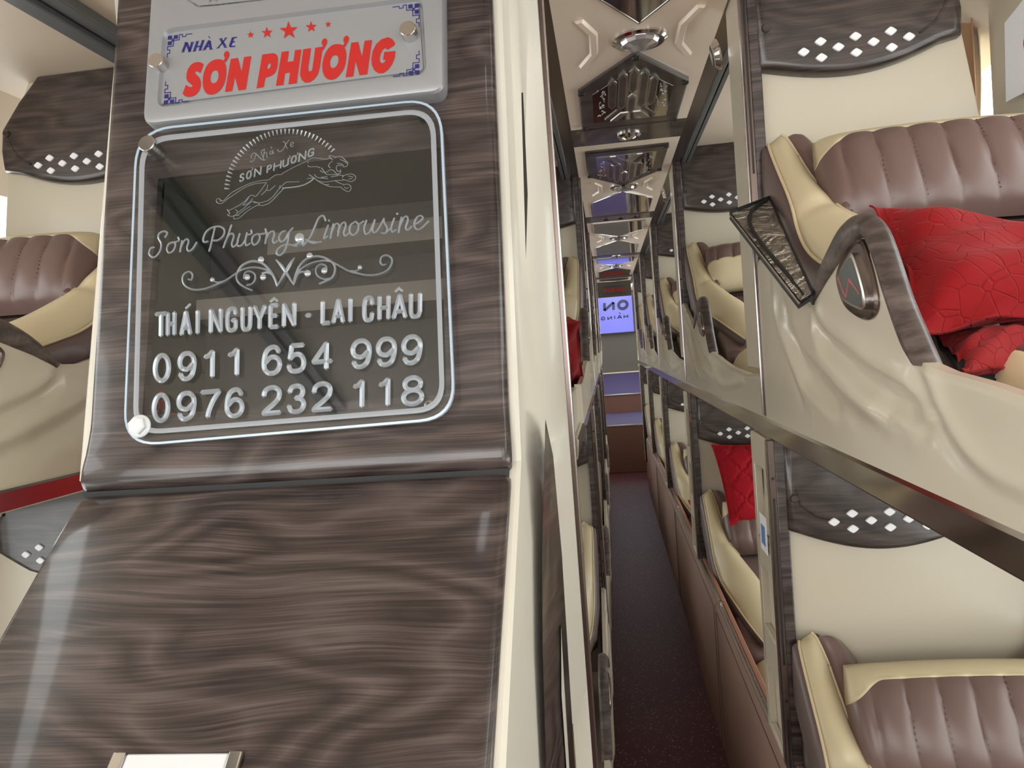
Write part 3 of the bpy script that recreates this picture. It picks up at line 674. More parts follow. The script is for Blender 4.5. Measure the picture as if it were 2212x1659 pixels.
for k, dx in enumerate((-.07, 0, .07)):
    o = MB().lathe((0, 0, 0), (0, 0, -1), [(.020, 0), (.020, .003), (.014, .006), (.010, .002), (0, .002)], 16).build('ceiling_vent', 'bronze', None, loc=(.106 + dx, 3.80, CZ - .004))
    tag(o, 'small dark round vent on the second ceiling crossbar, %s of three' % ['left', 'middle', 'right'][k], 'vent', 'crossbar vents')
# chrome oval coat hooks / handles on the right post tops
for k in range(2):
    r = empty('reading_light_housing', (.262, 1.62 + 1.45 * k, 1.80), 'chrome oval light housing beside the aisle ceiling, %s from the camera on the right' % ORD[k], 'light', 'aisle side lights')
    MB().lathe((0, 0, 0), (-1, 0, -.2), [(.030, 0), (.030, .004), (.022, .012), (.010, .010), (0, .010)], 24).build('shade', 'chrome', r)
# ------------------------------------------------------------------ the rear
rp = empty('rear_platform', (.07, 7.45, 0), 'low brown-fronted platform with violet carpet at the aisle end', 'platform')
MB().box(-.66, .74, 0, 1.40, 0, .45).build('front_panel', 'riser', rp, bevel=.005)
MB().box(-.66, .74, .0, 1.40, .45, .462).build('carpet', 'purple', rp, bevel=.003)
MB().box(-.66, .74, -.006, .006, .452, .466).build('edge_strip', 'steel', rp, bevel=.002)
rp = empty('rear_platform', (.07, 8.85, 0), 'upper carpeted platform under the rear wall, behind the low one', 'platform')
MB().box(-.66, .74, 0, .84, 0, .66).build('front_panel', 'riser', rp, bevel=.005)
MB().prism([(-.66, -.004, .66), (-.66, .84, .66), (-.66, .84, .89), (-.66, -.004, .672)], [(.74, -.004, .66), (.74, .84, .66), (.74, .84, .89), (.74, -.004, .672)]).build('carpet', 'purple', rp)
MB().box(-.66, .74, -.010, .002, .662, .676).build('edge_strip', 'steel', rp, bevel=.002)
MB().box(-.66, .74, .80, .845, .885, .90).build('skirting', 'cream', rp)
# ------------------------------------------------------------------ cabinet at the front of the middle column
EW = np.array([0, .27, 1.0]); EW /= np.linalg.norm(EW); EN = np.array([0, -1, .27]); EN /= np.linalg.norm(EN); P0 = np.array([0, .905, 1.12])
def PW(u_, w_, off=0.0): return tuple(P0 + EW * w_ + EN * off + np.array([u_, 0, 0]))
def px2w(px, py, off=0.0): return on_plane(px, py, P0 + EN * off, EN)
cab = empty('wooden_cabinet', (-.39, 1.05, 0), 'tall walnut-faced cabinet with sloping lower front and cream sides', 'cabinet')
ox = np.array([-.39, 1.05, 0.0])
def rel(pts): return [tuple(np.array(p) - ox) for p in pts]
def shell_ring(z):
    if z >= 1.10: yf = .905 + .27 * (z - 1.12) + .018
    else: yf = .905 + .27 * (1.10 - 1.12) + .018 - (1.10 - z) / .83
    yf2 = max(yf, -.1)
    lx = 0 if z > 1.101 else .021
    return [(-.697 + lx, yf2 + .004, z), (-.693 + lx, yf2, z), (-.118, yf2, z), (-.113, yf2 + .006, z), (-.108, max(.86, yf2 + .05), z), (-.096, max(1.0, yf2 + .06), z), (-.069, 1.180, z), (-.60, 1.188, z), (-.697 + lx, 1.10, z)]
ZS = [1.895, 1.5, 1.3, 1.106, 1.100, 1.06, 1.0, .9, .8, .7]
sh = MB(); rings = []
for z in ZS: rings.append(rel(shell_ring(z)))
sh.loft(rings); cabshell = sh.build('cabinet_body', 'cabinet_cream', cab, angle=25)
# cut the niche opening in the cream body
cut = MB(); cut.loft([[PW(-.602, .066, .06), PW(-.198, .066, .06), PW(-.198, .404, .06), PW(-.602, .404, .06)], [PW(-.602, .066, -.16), PW(-.198, .066, -.16), PW(-.198, .404, -.16), PW(-.602, .404, -.16)]])
cutter = cut.build('cutter', 'cream')
md = cabshell.modifiers.new('niche', 'BOOLEAN'); md.operation = 'DIFFERENCE'; md.object = cutter; md.solver = 'EXACT'
bpy.context.view_layer.update(); dg = bpy.context.evaluated_depsgraph_get()
me = bpy.data.meshes.new_from_object(cabshell.evaluated_get(dg)); cabshell.modifiers.clear(); cabshell.data = me; bpy.data.objects.remove(cutter)
me.materials.clear(); me.materials.append(MT['cabinet_cream'])
# upper panel with rounded edges and opening
R_ = .016
us = [(-.688, -.014), (-.6865, -.006), (-.683, -.0015), (-.677, 0)] + [(a, 0) for a in (-.60,)] + [(-.50, 0), (-.40, 0), (-.30, 0), (-.20, 0)] + [(-.137, 0), (-.130, -.0015), (-.1255, -.006), (-.124, -.014)]
ws = [(-.030, -.016), (-.028, -.004), (-.023, .005), (-.014, .010), (.002, .009), (.020, .005), (.038, .0025), (.055, .0005), (.068, 0), (.15, 0), (.23, 0), (.32, 0), (.402, 0), (.50, 0), (.60, 0), (.76, 0)]
Pg = [[tuple(np.array(PW(a + ((-.004 * (b2 / .018) + .012 * (1 - w_ / .66) if a < -.62 else .004 * (b2 / .018) if a > -.15 else 0) if b2 > 0 else (.012 * (1 - w_ / .66) if a < -.62 else 0)), w_, b1 + b2)) - ox) for a, b1 in us] for w_, b2 in ws]
up = MB(); up.grid(Pg, lambda i, j: not (8 <= i < 12 and 4 <= j < 8))
hole = [(-.60, .068), (-.20, .068), (-.20, .402), (-.60, .402)]
up.loft([rel([PW(a, b_, 0) for a, b_ in hole]), rel([PW(a, b_, -.002) for a, b_ in hole]), rel([PW(a, b_, -.016) for a, b_ in hole])], cap=False)
upo = up.build('upper_panel', 'wood', cab, angle=50)
# niche lining
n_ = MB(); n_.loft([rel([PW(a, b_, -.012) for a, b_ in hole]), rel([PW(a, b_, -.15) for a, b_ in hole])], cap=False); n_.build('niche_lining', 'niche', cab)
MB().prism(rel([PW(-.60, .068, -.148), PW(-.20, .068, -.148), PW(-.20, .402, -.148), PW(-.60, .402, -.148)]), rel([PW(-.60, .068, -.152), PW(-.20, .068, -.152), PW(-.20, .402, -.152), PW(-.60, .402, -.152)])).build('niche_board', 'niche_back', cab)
for w0, w1, o0, u0 in ((.216, .246, -.07, -.575), (.318, .352, -.10, -.485)):
    MB().prism(rel([PW(u0, w0, o0), PW(-.20, w0, o0), PW(-.20, w1, o0), PW(u0, w1, o0)]), rel([PW(u0, w0, -.148), PW(-.20, w0, -.148), PW(-.20, w1, -.148), PW(u0, w1, -.148)])).build('niche_ledge', 'niche_ledge', cab)
# lower sloping panel
E2 = np.array([0, -.242, -.201]); E2 /= np.linalg.norm(E2); N2 = np.array([0, -.201, .242]); N2 /= np.linalg.norm(N2); Q0 = np.array([0, .876, 1.081])
def QW(u_, d_, off=0.0): return tuple(Q0 + E2 * d_ + N2 * off + np.array([u_, 0, 0]))
us2 = [(-.672, -.020), (-.6715, -.008), (-.669, -.003), (-.663, 0), (-.50, 0), (-.39, 0), (-.25, 0), (-.136, 0), (-.128, -.003), (-.124, -.008), (-.122, -.020)]
ds = [(-.020, -.022), (-.019, -.008), (-.014, -.001), (-.004, .002), (.05, .003), (.10, .002), (.2, 0), (.3, 0), (.45, 0), (.6, 0)]
MB().grid([[tuple(np.array(QW(a, d_, b1 + b2)) - ox) for a, b1 in us2] for d_, b2 in ds]).build('lower_panel', 'wood', cab, angle=50)
# recessed pull in the lower panel (only its top shows)
def q_at(px, py, off=0.0): return on_plane(px, py, Q0 + N2 * off, N2)
a, b_ = q_at(252, 1630), q_at(530, 1628)
dd = (a - Q0).dot(E2); x0, x1 = a[0], b_[0]
for xa, xb in ((x0, x0 + .013), (x1 - .013, x1)):
    pl = MB(); pl.loft([rel([QW(xa, dd, .001), QW(xb, dd, .001), QW(xb, dd + .12, .001), QW(xa, dd + .12, .001)]), rel([QW(xa, dd, .007), QW(xb, dd, .007), QW(xb, dd + .12, .007), QW(xa, dd + .12, .007)])])
    ph = pl.build('pull_bracket', 'chrome', cab, bevel=.0015)
MB().loft([rel([QW(x0 + .013, dd + .001, .0), QW(x1 - .013, dd + .001, .0), QW(x1 - .013, dd + .12, .0), QW(x0 + .013, dd + .12, .0)]), rel([QW(x0 + .013, dd + .001, .005), QW(x1 - .013, dd + .001, .005), QW(x1 - .013, dd + .12, .004), QW(x0 + .013, dd + .12, .004)])]).build('pull_plate', 'nylon', cab, bevel=.002)
# walnut inlay wedges on the aisle flank
A_, B_ = np.array([-.108, .86, 0]), np.array([-.069, 1.18, 0]); dn = np.array([(B_ - A_)[1], -(B_ - A_)[0], 0]); dn /= np.linalg.norm(dn)
def flank(px, py, off): return on_plane(px, py, A_ + dn * (off + .006), dn) - ox
q = [(1178, 905), (1195, 985), (1214, 1200), (1236, 1560), (1243, 1675), (1180, 1675), (1172, 1400), (1171, 1200)]
MB().prism([tuple(flank(a, b_, 0)) for a, b_ in q], [tuple(flank(a, b_, .004)) for a, b_ in q]).build('flank_inlay', 'wood', cab)

MB().prism([tuple(flank(a, b_, .001)) for a, b_ in ((1212, 1350), (1219, 1480), (1231, 1675), (1225, 1675), (1213, 1500))], [tuple(flank(a, b_, .006)) for a, b_ in ((1212, 1350), (1219, 1480), (1231, 1675), (1225, 1675), (1213, 1500))]).build('flank_bead', 'cabinet_cream', cab)
MB().prism([tuple(flank(a, b_, .0)) for a, b_ in ((1126, 200), (1130, 200), (1140, 420), (1136, 560), (1132, 420))], [tuple(flank(a, b_, .001)) for a, b_ in ((1126, 200), (1130, 200), (1140, 420), (1136, 560), (1132, 420))]).build('flank_slit', 'black', cab)

MB().prism(rel([PW(-.672, -.046, -.02), PW(-.126, -.046, -.02), PW(-.126, -.0245, -.02), PW(-.672, -.0245, -.02)]), rel([PW(-.672, -.044, .001), PW(-.126, -.044, .001), PW(-.126, -.0265, .001), PW(-.672, -.0265, .001)])).build('seam_shade_strip', 'seam_shade', cab)  # black strip added to give the panel seam its dark shade line
# ------------------------------------------------------------------ lettering and line work, traced in pixel space and laid on the real panel
def stroke(mb, pts, w, T, h=.0012, smooth=True, closed=False, taper=False, flat=False, n=6):
    P_ = catmull(pts, n, closed) if smooth else [np.array(p, float) for p in pts]
    if closed: P_ = P_ + [P_[0]]
    L_, C_, R_l = [], [], []
    N = len(P_)
    for i, p in enumerate(P_):
        a, b_ = P_[max(i - 1, 0)], P_[min(i + 1, N - 1)]
        if closed and i in (0, N - 1): a, b_ = P_[-2], P_[1]
        d = b_ - a; d = d / (np.linalg.norm(d) + 1e-9); nn = np.array([-d[1], d[0]])
        if not smooth and 0 < i < N - 1:
            d1 = P_[i] - P_[i - 1]; d1 /= np.linalg.norm(d1); d2 = P_[i + 1] - P_[i]; d2 /= np.linalg.norm(d2)
            n1 = np.array([-d1[1], d1[0]]); n2 = np.array([-d2[1], d2[0]]); nn = n1 + n2; nn /= max(.35, nn.dot(n1))
        ww = w / 2
        if taper: ww *= .35 + .65 * math.sin(PI * (i + .6) / (N + .2))
        e = d * (w * .42) * (-1 if i == 0 else 1 if i == N - 1 else 0) * (0 if closed or flat else 1)
        L_.append(T(p + nn * ww, 0)); R_l.append(T(p - nn * ww, 0)); C_.append(T(p, h))
        if e.any():
            q = T(p + e, 0)
            if i == 0: L_.insert(0, q); C_.insert(0, q); R_l.insert(0, q)
            else: L_.append(q); C_.append(q); R_l.append(q)
    if flat: mb.grid([[a, b_] for a, b_ in zip(L_, R_l)])
    else: mb.grid([[a, c_, b_] for a, c_, b_ in zip(L_, C_, R_l)])
def blob(mb, c_, r, T, h=.0022):
    for k0 in range(1):
        ring = [[T(np.array(c_) + np.array([math.cos(a), math.sin(a)]) * r * f, h * (1 - f * f)) for a in np.linspace(0, 2 * PI, 17)[:-1]] for f in (1, .8, .55, .3, .05)]
        mb.loft(ring)
EL = [(.5 + .5 * math.cos(a), .5 + .5 * math.sin(a)) for a in np.linspace(0, 2 * PI, 17)[:-1]]
def el(x0, x1, y0, y1): return ('c', [(x0 + (x1 - x0) * a, y0 + (y1 - y0) * b_) for a, b_ in EL])
GL = {'0': [el(0, 1, 0, 1)], '1': [('l', [(.85, 1), (.85, 0)]), ('l', [(.1, .80), (.45, .84), (.85, 1)])],
      '2': [('s', [(.03, .70), (.10, .88), (.32, .99), (.62, 1), (.88, .90), (.95, .72), (.85, .52), (.55, .32), (.2, .14), (.02, 0)]), ('l', [(.0, .0), (1, 0)])],
      '3': [('s', [(.05, .78), (.2, .95), (.5, 1), (.8, .93), (.9, .75), (.75, .57), (.45, .53)]), ('s', [(.45, .53), (.8, .47), (.97, .27), (.8, .06), (.5, 0), (.18, .05), (.02, .25)])],
      '4': [('l', [(.72, 0), (.72, 1)]), ('l', [(.72, 1), (0, .28)]), ('l', [(0, .28), (1, .28)])],
      '5': [('l', [(.92, 1), (.2, 1)]), ('l', [(.2, 1), (.08, .50)]), ('s', [(.08, .50), (.4, .65), (.78, .60), (.97, .34), (.85, .08), (.5, 0), (.15, .05), (.0, .24)])],
      '7': [('l', [(0, 1), (1, 1)]), ('s', [(1, 1), (.65, .62), (.42, .25), (.34, 0)])],
      '8': [el(.07, .93, .53, 1), el(0, 1, 0, .53)],
      'S': [('s', [(.95, .80), (.75, .97), (.45, 1), (.12, .90), (.06, .70), (.30, .55), (.70, .45), (.97, .28), (.85, .08), (.5, 0), (.15, .05), (0, .22)])],
      'O': [el(0, 1, 0, 1)], 'N': [('l', [(0, 0), (0, 1)]), ('l', [(0, 1), (1, 0)]), ('l', [(1, 0), (1, 1)])],
      'P': [('l', [(0, 0), (0, 1)]), ('s', [(0, 1), (.6, 1), (.95, .88), (.95, .62), (.6, .48), (0, .48)])],
      'H': [('l', [(0, 0), (0, 1)]), ('l', [(1, 0), (1, 1)]), ('l', [(0, .5), (1, .5)])],
      'U': [('s', [(0, 1), (0, .5), (.02, .2), (.2, .02), (.5, 0), (.8, .02), (.98, .2), (1, .5), (1, 1)])],
      'G': [('s', [(.97, .74), (.85, .95), (.5, 1), (.15, .93), (0, .7), (0, .3), (.15, .06), (.5, 0), (.85, .05), (.98, .2), (.98, .46)]), ('l', [(.98, .46), (.55, .46)])],
      'C': [('s', [(.97, .70), (.85, .95), (.5, 1), (.15, .93), (0, .7), (0, .3), (.15, .06), (.5, 0), (.85, .06), (.97, .30)])],
      'T': [('l', [(0, 1), (1, 1)]), ('l', [(.5, 1), (.5, 0)])], 'A': [('l', [(0, 0), (.5, 1)]), ('l', [(.5, 1), (1, 0)]), ('l', [(.2, .28), (.8, .28)])],
      'I': [('l', [(.5, 0), (.5, 1)])], 'Y': [('l', [(0, 1), (.5, .45)]), ('l', [(1, 1), (.5, .45)]), ('l', [(.5, .45), (.5, 0)])],
      'E': [('l', [(0, 0), (0, 1)]), ('l', [(0, 1), (1, 1)]), ('l', [(0, .52), (.85, .52)]), ('l', [(0, 0), (1, 0)])],
      'L': [('l', [(0, 0), (0, 1)]), ('l', [(0, 0), (1, 0)])], '-': [('l', [(0, .5), (1, .5)])]}
GL['9'] = [('s', [(1 - x, 1 - y) for x, y in [(.92, .8), (.75, .97), (.45, 1), (.15, .85), (.02, .5), (.06, .18), (.35, 0), (.75, .03), (.97, .28), (.85, .54), (.45, .62), (.08, .42)]])]
GL['6'] = [('s', [(.92, .8), (.75, .97), (.45, 1), (.15, .85), (.02, .5), (.06, .18), (.35, 0), (.75, .03), (.97, .28), (.85, .54), (.45, .62), (.08, .42)])]
def glyph(mb, ch, box, w, T, slope=-.085, lean=-.012, h=.0012, mirror=False, flat=False):
    x0, x1, yt, yb = box; x0 += w / 2; x1 -= w / 2; yt += w / 2; yb -= w / 2
    Hh = yb - yt; Wd = x1 - x0
    def m_(p):
        a, b_ = p; a = 1 - a if mirror else a
        return np.array([x0 + Wd * a + lean * Hh * (b_ - .5) * -1, yb - Hh * b_ + slope * Wd * (a - .5)])
    for kd, pts in GL[ch]:
        q = [m_(p) for p in pts]
        if kd == 'c': stroke(mb, q, w, T, h, True, True, n=3, flat=flat)
        elif kd == 's': stroke(mb, q, w, T, h, True, n=4, flat=flat)
        else: stroke(mb, q, w, T, h, False, flat=flat)
def mapper(x0, y0, sc, off, org):
    def T(p, h): return tuple(px2w(x0 + p[0] * sc, y0 + p[1] * sc, off + h) - org)
    return T
def poly(mb, pts, T, smooth=False, h=.0004, holes=()):
    """flat filled outline, with holes, laid on the panel"""
    cu = bpy.data.curves.new('outline', 'CURVE'); cu.dimensions = '2D'; cu.fill_mode = 'FRONT'
    for ring in (pts,) + tuple(holes):
        sp = cu.splines.new('POLY'); sp.points.add(len(ring) - 1); sp.use_cyclic_u = True
        for i, p in enumerate(ring): sp.points[i].co = (p[0], -p[1], 0, 1)
    o = bpy.data.objects.new('outline', cu); COL.objects.link(o); bpy.context.view_layer.update()
    me = bpy.data.meshes.new_from_object(o.evaluated_get(bpy.context.evaluated_depsgraph_get()))
    mb.add([T((q.co.x, -q.co.y), h) for q in me.vertices], [tuple(f.vertices) for f in me.polygons])
    bpy.data.objects.remove(o); bpy.data.curves.remove(cu); bpy.data.meshes.remove(me)
def cr(pts, n=4): return [tuple(p) for p in catmull(pts, n, True)]
# ---- silver housing on the cabinet
def rrect(q, r, n=5):                       # rounded quad from four pixel corners TL TR BR BL
    q = [np.array(p, float) for p in q]; out = []
    for i in range(4):
        p, a, b_ = q[i], q[i - 1], q[(i + 1) % 4]; da = (a - p) / np.linalg.norm(a - p); db = (b_ - p) / np.linalg.norm(b_ - p)
        s_, e_ = p + da * r, p + db * r
        for k in range(n + 1):
            t = k / n; out.append((1 - t) ** 2 * s_ + 2 * t * (1 - t) * p + t * t * e_)
    return out
def ring_at(q, off, org): return [tuple(px2w(p[0], p[1], off) - org) for p in q]
def shrink(q, f):
    c_ = sum(np.array(p, float) for p in q) / 4; return [c_ + (np.array(p) - c_) * np.array([1 - f / abs(p[0] - c_[0]) if abs(p[0] - c_[0]) > 1 else 1, 1 - f / abs(p[1] - c_[1]) if abs(p[1] - c_[1]) > 1 else 1]) for p in q]
HO = np.array(PW(-.40, .55))
hs = tag(empty('sign_housing', HO), 'silver moulded housing on the walnut cabinet carrying the red-lettered nameplate', 'housing')
Q = [(330, -128), (955, -208), (958, 195), (305, 268)]
Qr = [(352, 62), (912, -8), (922, 160), (338, 233)]
D0, D1, DR = .0, .026, .017
mb_ = MB()
def world_ring(q, off_ref, off): # outline fixed at off_ref, moved to off along the normal
    return [tuple(px2w(p[0], p[1], off_ref) + EN * (off - off_ref) - HO) for p in q]
o_ = rrect(Q, 26); i_ = rrect(Qr, 22); i2 = rrect(shrink(Qr, 5), 18)
lst = [world_ring(o_, D1, D0), world_ring(o_, D1, D1 - .006), world_ring(rrect(shrink(Q, 3), 24), D1, D1 - .002), world_ring(rrect(shrink(Q, 9), 20), D1, D1), world_ring(i_, D1, D1), world_ring(i2, D1, DR), ]
mb_.loft(lst, cap=False)
ctr = [px2w(sum(p[0] for p in i2) / len(i2), sum(p[1] for p in i2) / len(i2), D1) - EN * (D1 - DR) - HO]
nb = len(i2); mb_.add(world_ring(i2, D1, DR) + [tuple(ctr[0])], [(k, (k + 1) % nb, nb) for k in range(nb)])
mb_.build('housing_body', 'silver', hs, angle=28)
TH = mapper(0, 0, 1, D1, HO)
ln = MB(); stroke(ln, [(385, -30), (396, -8), (424, 11), (440, 13), (560, 0), (690, -18)], 3.2, TH, .0006, True, flat=True); ln.build('outline_mark', 'black', hs)
ln = MB(); stroke(ln, [(452, 4), (459, -2), (466, -14)], 3.4, TH, .0006, False, flat=True); stroke(ln, [(459, -2), (470, 2)], 3.4, TH, .0006, False, flat=True); ln.build('character_mark', 'black', hs)
# ---- nameplate
NO = np.array(PW(-.40, .55, DR))
npl = tag(empty('nameplate', NO), 'silver nameplate with red company name, blue lettering and five red stars', 'nameplate')
Qn = shrink(Qr, 8); nb_ = MB()
def nring(q, off): return [tuple(px2w(p[0], p[1], DR + .003) + EN * (off - .003) - NO) for p in q]
rn = rrect(Qn, 8); nb_.loft([nring(rn, .0003), nring(rn, .003)]); nb_.build('plate', 'plate', npl, smooth=False)
OFN = DR + .0032
T3, T4 = mapper(330, 0, .14466, OFN, NO), mapper(640, 0, .14466, OFN, NO)
red = MB()
S_ = [(755, 955), (738, 1020), (710, 1090), (680, 1075), (655, 1062), (630, 1072), (630, 1095), (660, 1125), (700, 1165), (718, 1230), (712, 1300), (690, 1360), (640, 1415), (580, 1443), (520, 1447), (475, 1432), (445, 1395), (470, 1330), (495, 1265), (530, 1290), (565, 1300), (588, 1292), (592, 1275), (560, 1250), (520, 1215), (500, 1165), (505, 1100), (520, 1040), (560, 975), (610, 938), (670, 925), (720, 932)]
poly(red, S_, T3)
poly(red, cr([(1010, 885), (1050, 905), (1085, 960), (1098, 1050), (1090, 1150), (1060, 1260), (1000, 1350), (930, 1400), (850, 1413), (790, 1380), (755, 1310), (745, 1220), (755, 1120), (790, 1010), (850, 930), (930, 890)]), T3, holes=(cr([(935, 1050), (965, 1060), (980, 1100), (978, 1160), (955, 1215), (920, 1240), (885, 1238), (862, 1205), (860, 1150), (878, 1090), (905, 1058)]),))
poly(red, cr([(1050, 910), (1075, 870), (1062, 825), (1075, 780), (1110, 763), (1138, 785), (1138, 830), (1115, 880), (1080, 925)]), T3, h=.0006)
poly(red, [(1165, 880), (1270, 862), (1325, 1070), (1362, 853), (1470, 835), (1388, 1335), (1280, 1350), (1225, 1145), (1185, 1360), (1078, 1372)], T3)
poly(red, [(1635, 815), (1730, 800), (1800, 793), (1835, 805), (1858, 830), (1868, 880), (1862, 990), (1845, 1045), (1820, 1090), (1790, 1120), (1750, 1140), (1680, 1160), (1655, 1300), (1548, 1318)], T3, holes=([(1735, 940), (1755, 945), (1762, 975), (1750, 1010), (1722, 1030), (1708, 1015), (1712, 970)],))
poly(red, [(1925, 775), (2032, 762), (2008, 925), (2100, 912), (2125, 748), (2218, 738), (2148, 1243), (2025, 1257), (2050, 1083), (1973, 1092), (1950, 1268), (1838, 1280)], T3)
poly(red, [(105, 735), (220, 717), (178, 1010), (182, 1050), (200, 1068), (225, 1060), (240, 1025), (283, 712), (395, 695), (350, 1010), (320, 1110), (270, 1180), (200, 1228), (130, 1232), (80, 1190), (55, 1120), (60, 1040)], T4)
poly(red, cr([(385, 700), (397, 690), (378, 640), (395, 590), (430, 573), (458, 595), (452, 650), (420, 710), (395, 750)]), T4, h=.0006)
poly(red, cr([(620, 657), (680, 668), (720, 710), (745, 790), (742, 900), (715, 1010), (660, 1100), (590, 1170), (510, 1190), (440, 1160), (400, 1090), (387, 990), (400, 890), (440, 780), (500, 700), (560, 665)]), T4, holes=(cr([(590, 822), (615, 835), (630, 880), (622, 940), (590, 995), (550, 1017), (520, 1005), (503, 960), (507, 900), (535, 845), (565, 825)]),))
poly(red, cr([(690, 680), (718, 650), (703, 610), (712, 560), (750, 532), (782, 555), (780, 600), (750, 655), (725, 700)]), T4, h=.0006)
poly(red, [(820, 637), (925, 625), (980, 850), (1020, 608), (1130, 597), (1060, 1108), (945, 1122), (885, 910), (850, 1140), (737, 1152)], T4)
poly(red, [(1475, 665), (1360, 745), (1345, 722), (1320, 718), (1285, 750), (1255, 820), (1245, 880), (1250, 920), (1275, 942), (1310, 935), (1335, 892), (1295, 892), (1312, 775), (1480, 760), (1470, 860), (1430, 960), (1370, 1040), (1300, 1090), (1230, 1092), (1165, 1050), (1128, 970), (1120, 880), (1140, 760), (1190, 660), (1270, 585), (1370, 555), (1430, 580), (1465, 625)], T4)
red.build('company_lettering', 'red', npl, smooth=False)
for cx_, cy_, r_ in ((541, 75, 8.2), (576.6, 70.5, 12.8), (623.8, 66, 20.5), (672, 58, 12.8), (708.7, 52.5, 7.6)):
    s_ = MB(); poly(s_, [(cx_ + (r_ if k % 2 == 0 else r_ * .40) * math.sin(k * PI / 5 - .06), cy_ - (r_ if k % 2 == 0 else r_ * .40) * math.cos(k * PI / 5 - .06)) for k in range(10)], mapper(0, 0, 1, OFN, NO)); s_.build('star', 'red', npl, smooth=False)
bl = MB()
for a, b_ in [((450, 770), (500, 640)), ((505, 640), (552, 765)), ((548, 768), (590, 635)), ((620, 760), (668, 622)), ((705, 745), (752, 608)), ((650, 700), (720, 686)), ((768, 742), (846, 605)), ((846, 605), (868, 735)), ((800, 698), (860, 690)), ((1015, 582), (1085, 700)), ((1095, 572), (975, 712)), ((1152, 695), (1200, 562)), ((1190, 567), (1258, 556)), ((1178, 630), (1228, 622)), ((1148, 698), (1232, 690))]:
    stroke(bl, [a, b_], 38 if abs(a[0] - b_[0]) < 90 and abs(a[1] - b_[1]) > 60 else 20, T3, .0004, False, flat=True)
for x, y in ((450, 778), (495, 634), (548, 772), (592, 632), (620, 764), (668, 618), (705, 750), (752, 604), (765, 745), (870, 736), (1015, 577), (1092, 568), (972, 716), (1090, 708)): stroke(bl, [(x - 24, y + 3), (x + 24, y - 4)], 11, T3, .0005, False, flat=True)
stroke(bl, [(832, 540), (856, 572)], 13, T3, .0004, False, flat=True)
bl.build('tagline_lettering', 'blue', npl, smooth=False)
for o_x, e1, e2, T_ in (((228, 537), (362, -40), (-14, 320), T3), ((1832, 48), (-395, 52), (2, 350), T4), ((163, 1560), (372, -45), (30, -345), T3), ((1838, 1105), (-398, 42), (-4, -350), T4)):
    o_x, e1, e2 = map(np.array, (o_x, e1, e2)); k_ = MB()
    def U_(s_, t_): return tuple(o_x + e1 * s_ + e2 * t_)
    for s0, t0 in ((0, 0), (.24, 0), (0, .26)): poly(k_, [U_(s0, t0), U_(s0 + .165, t0), U_(s0 + .165, t0 + .17), U_(s0, t0 + .17)], T_)
    for a, b_ in (((.14, .14), (.27, .30)), ((.27, .14), (.14, .30))): stroke(k_, [U_(*a), U_(*b_)], 18, T_, .0004, False, flat=True)
    stroke(k_, [U_(*p) for p in ((.27, .235), (.47, .235), (.47, .0), (.60, .0), (.60, .11), (.74, .11), (.75, .02), (1, .02))], 13, T_, .0004, False, flat=True)
    stroke(k_, [U_(*p) for p in ((.235, .28), (.235, .50), (.0, .50), (.0, .66), (.10, .66), (.10, .82), (.0, .82), (.0, 1))], 13, T_, .0004, False, flat=True)
    k_.build('corner_ornament', 'blue', npl, smooth=False)
for px_, py_ in ((352, 147), (888, 80)):
    c_ = px2w(px_, py_, DR) - NO; k_ = MB(); k_.lathe(c_, EN, [(.0112, .003), (.0112, .018), (.0104, .0188), (0, .0188)], 32); k_.build('standoff_cap', 'steel', npl, angle=30)
# ---- engraved acrylic sign
SO = np.array(PW(-.40, .24, .02)); sg = tag(empty('engraved_sign', SO), 'clear acrylic sign engraved with leaping panther, company name and phone numbers', 'sign')
Qs = [(293, 280), (953, 210), (984, 905), (265, 966)]; OS = .024
pl = MB(); rs = rrect(Qs, 78, 8)
def sring(q, off): return [tuple(px2w(p[0], p[1], OS) + EN * (off - OS) - SO) for p in q]
pl.loft([sring(rs, OS - .006), sring(rs, OS)]); acr = pl.build('acrylic_sheet', 'acrylic', sg, smooth=False)
e_ = MB(); a = sring(rs, OS - .006); b_ = sring(rs, OS); rs2 = rrect(shrink(Qs, 5), 75, 8); c_ = sring(rs2, OS + .0004); e_.loft([a, b_, c_], cap=False); e_.build('polished_edge', mat('polished_acrylic_edge', (.42, .52, .62), .15, spec=.8), acr)
g_ = MB(); Qg = [(303, 298), (940, 232), (962, 888), (287, 941)]; q1, q2 = rrect(Qg, 62, 8), rrect(shrink(Qg, 11), 54, 8); qm = rrect(shrink(Qg, 5), 58, 8)
g_.loft([sring(q1, OS + .0004), sring(qm, OS + .0010), sring(q2, OS + .0004)], cap=False); g_.build('border_groove', 'engrave_soft', acr, smooth=False)
TA = mapper(290, 380, .32556, OS + .0004, SO); TB = mapper(320, 450, .28029, OS + .0004, SO); TP = mapper(440, 260, .16275, OS + .0004, SO)
ph1 = [('0', 122, 245, 1174, 1375), ('9', 282, 415, 1163, 1362), ('1', 448, 545, 1150, 1348), ('1', 608, 708, 1137, 1335), ('6', 843, 985, 1121, 1325), ('5', 1008, 1145, 1108, 1312), ('4', 1172, 1325, 1095, 1295), ('9', 1430, 1578, 1080, 1282), ('9', 1598, 1745, 1067, 1268), ('9', 1767, 1915, 1053, 1256)]
ph2 = [('0', 115, 240, 1437, 1640), ('9', 275, 415, 1427, 1628), ('7', 432, 580, 1415, 1613), ('6', 597, 735, 1403, 1607), ('2', 840, 985, 1389, 1590), ('3', 1008, 1145, 1377, 1581), ('2', 1172, 1322, 1364, 1566), ('1', 1438, 1538, 1347, 1548), ('1', 1608, 1710, 1335, 1537), ('8', 1770, 1925, 1322, 1530)]
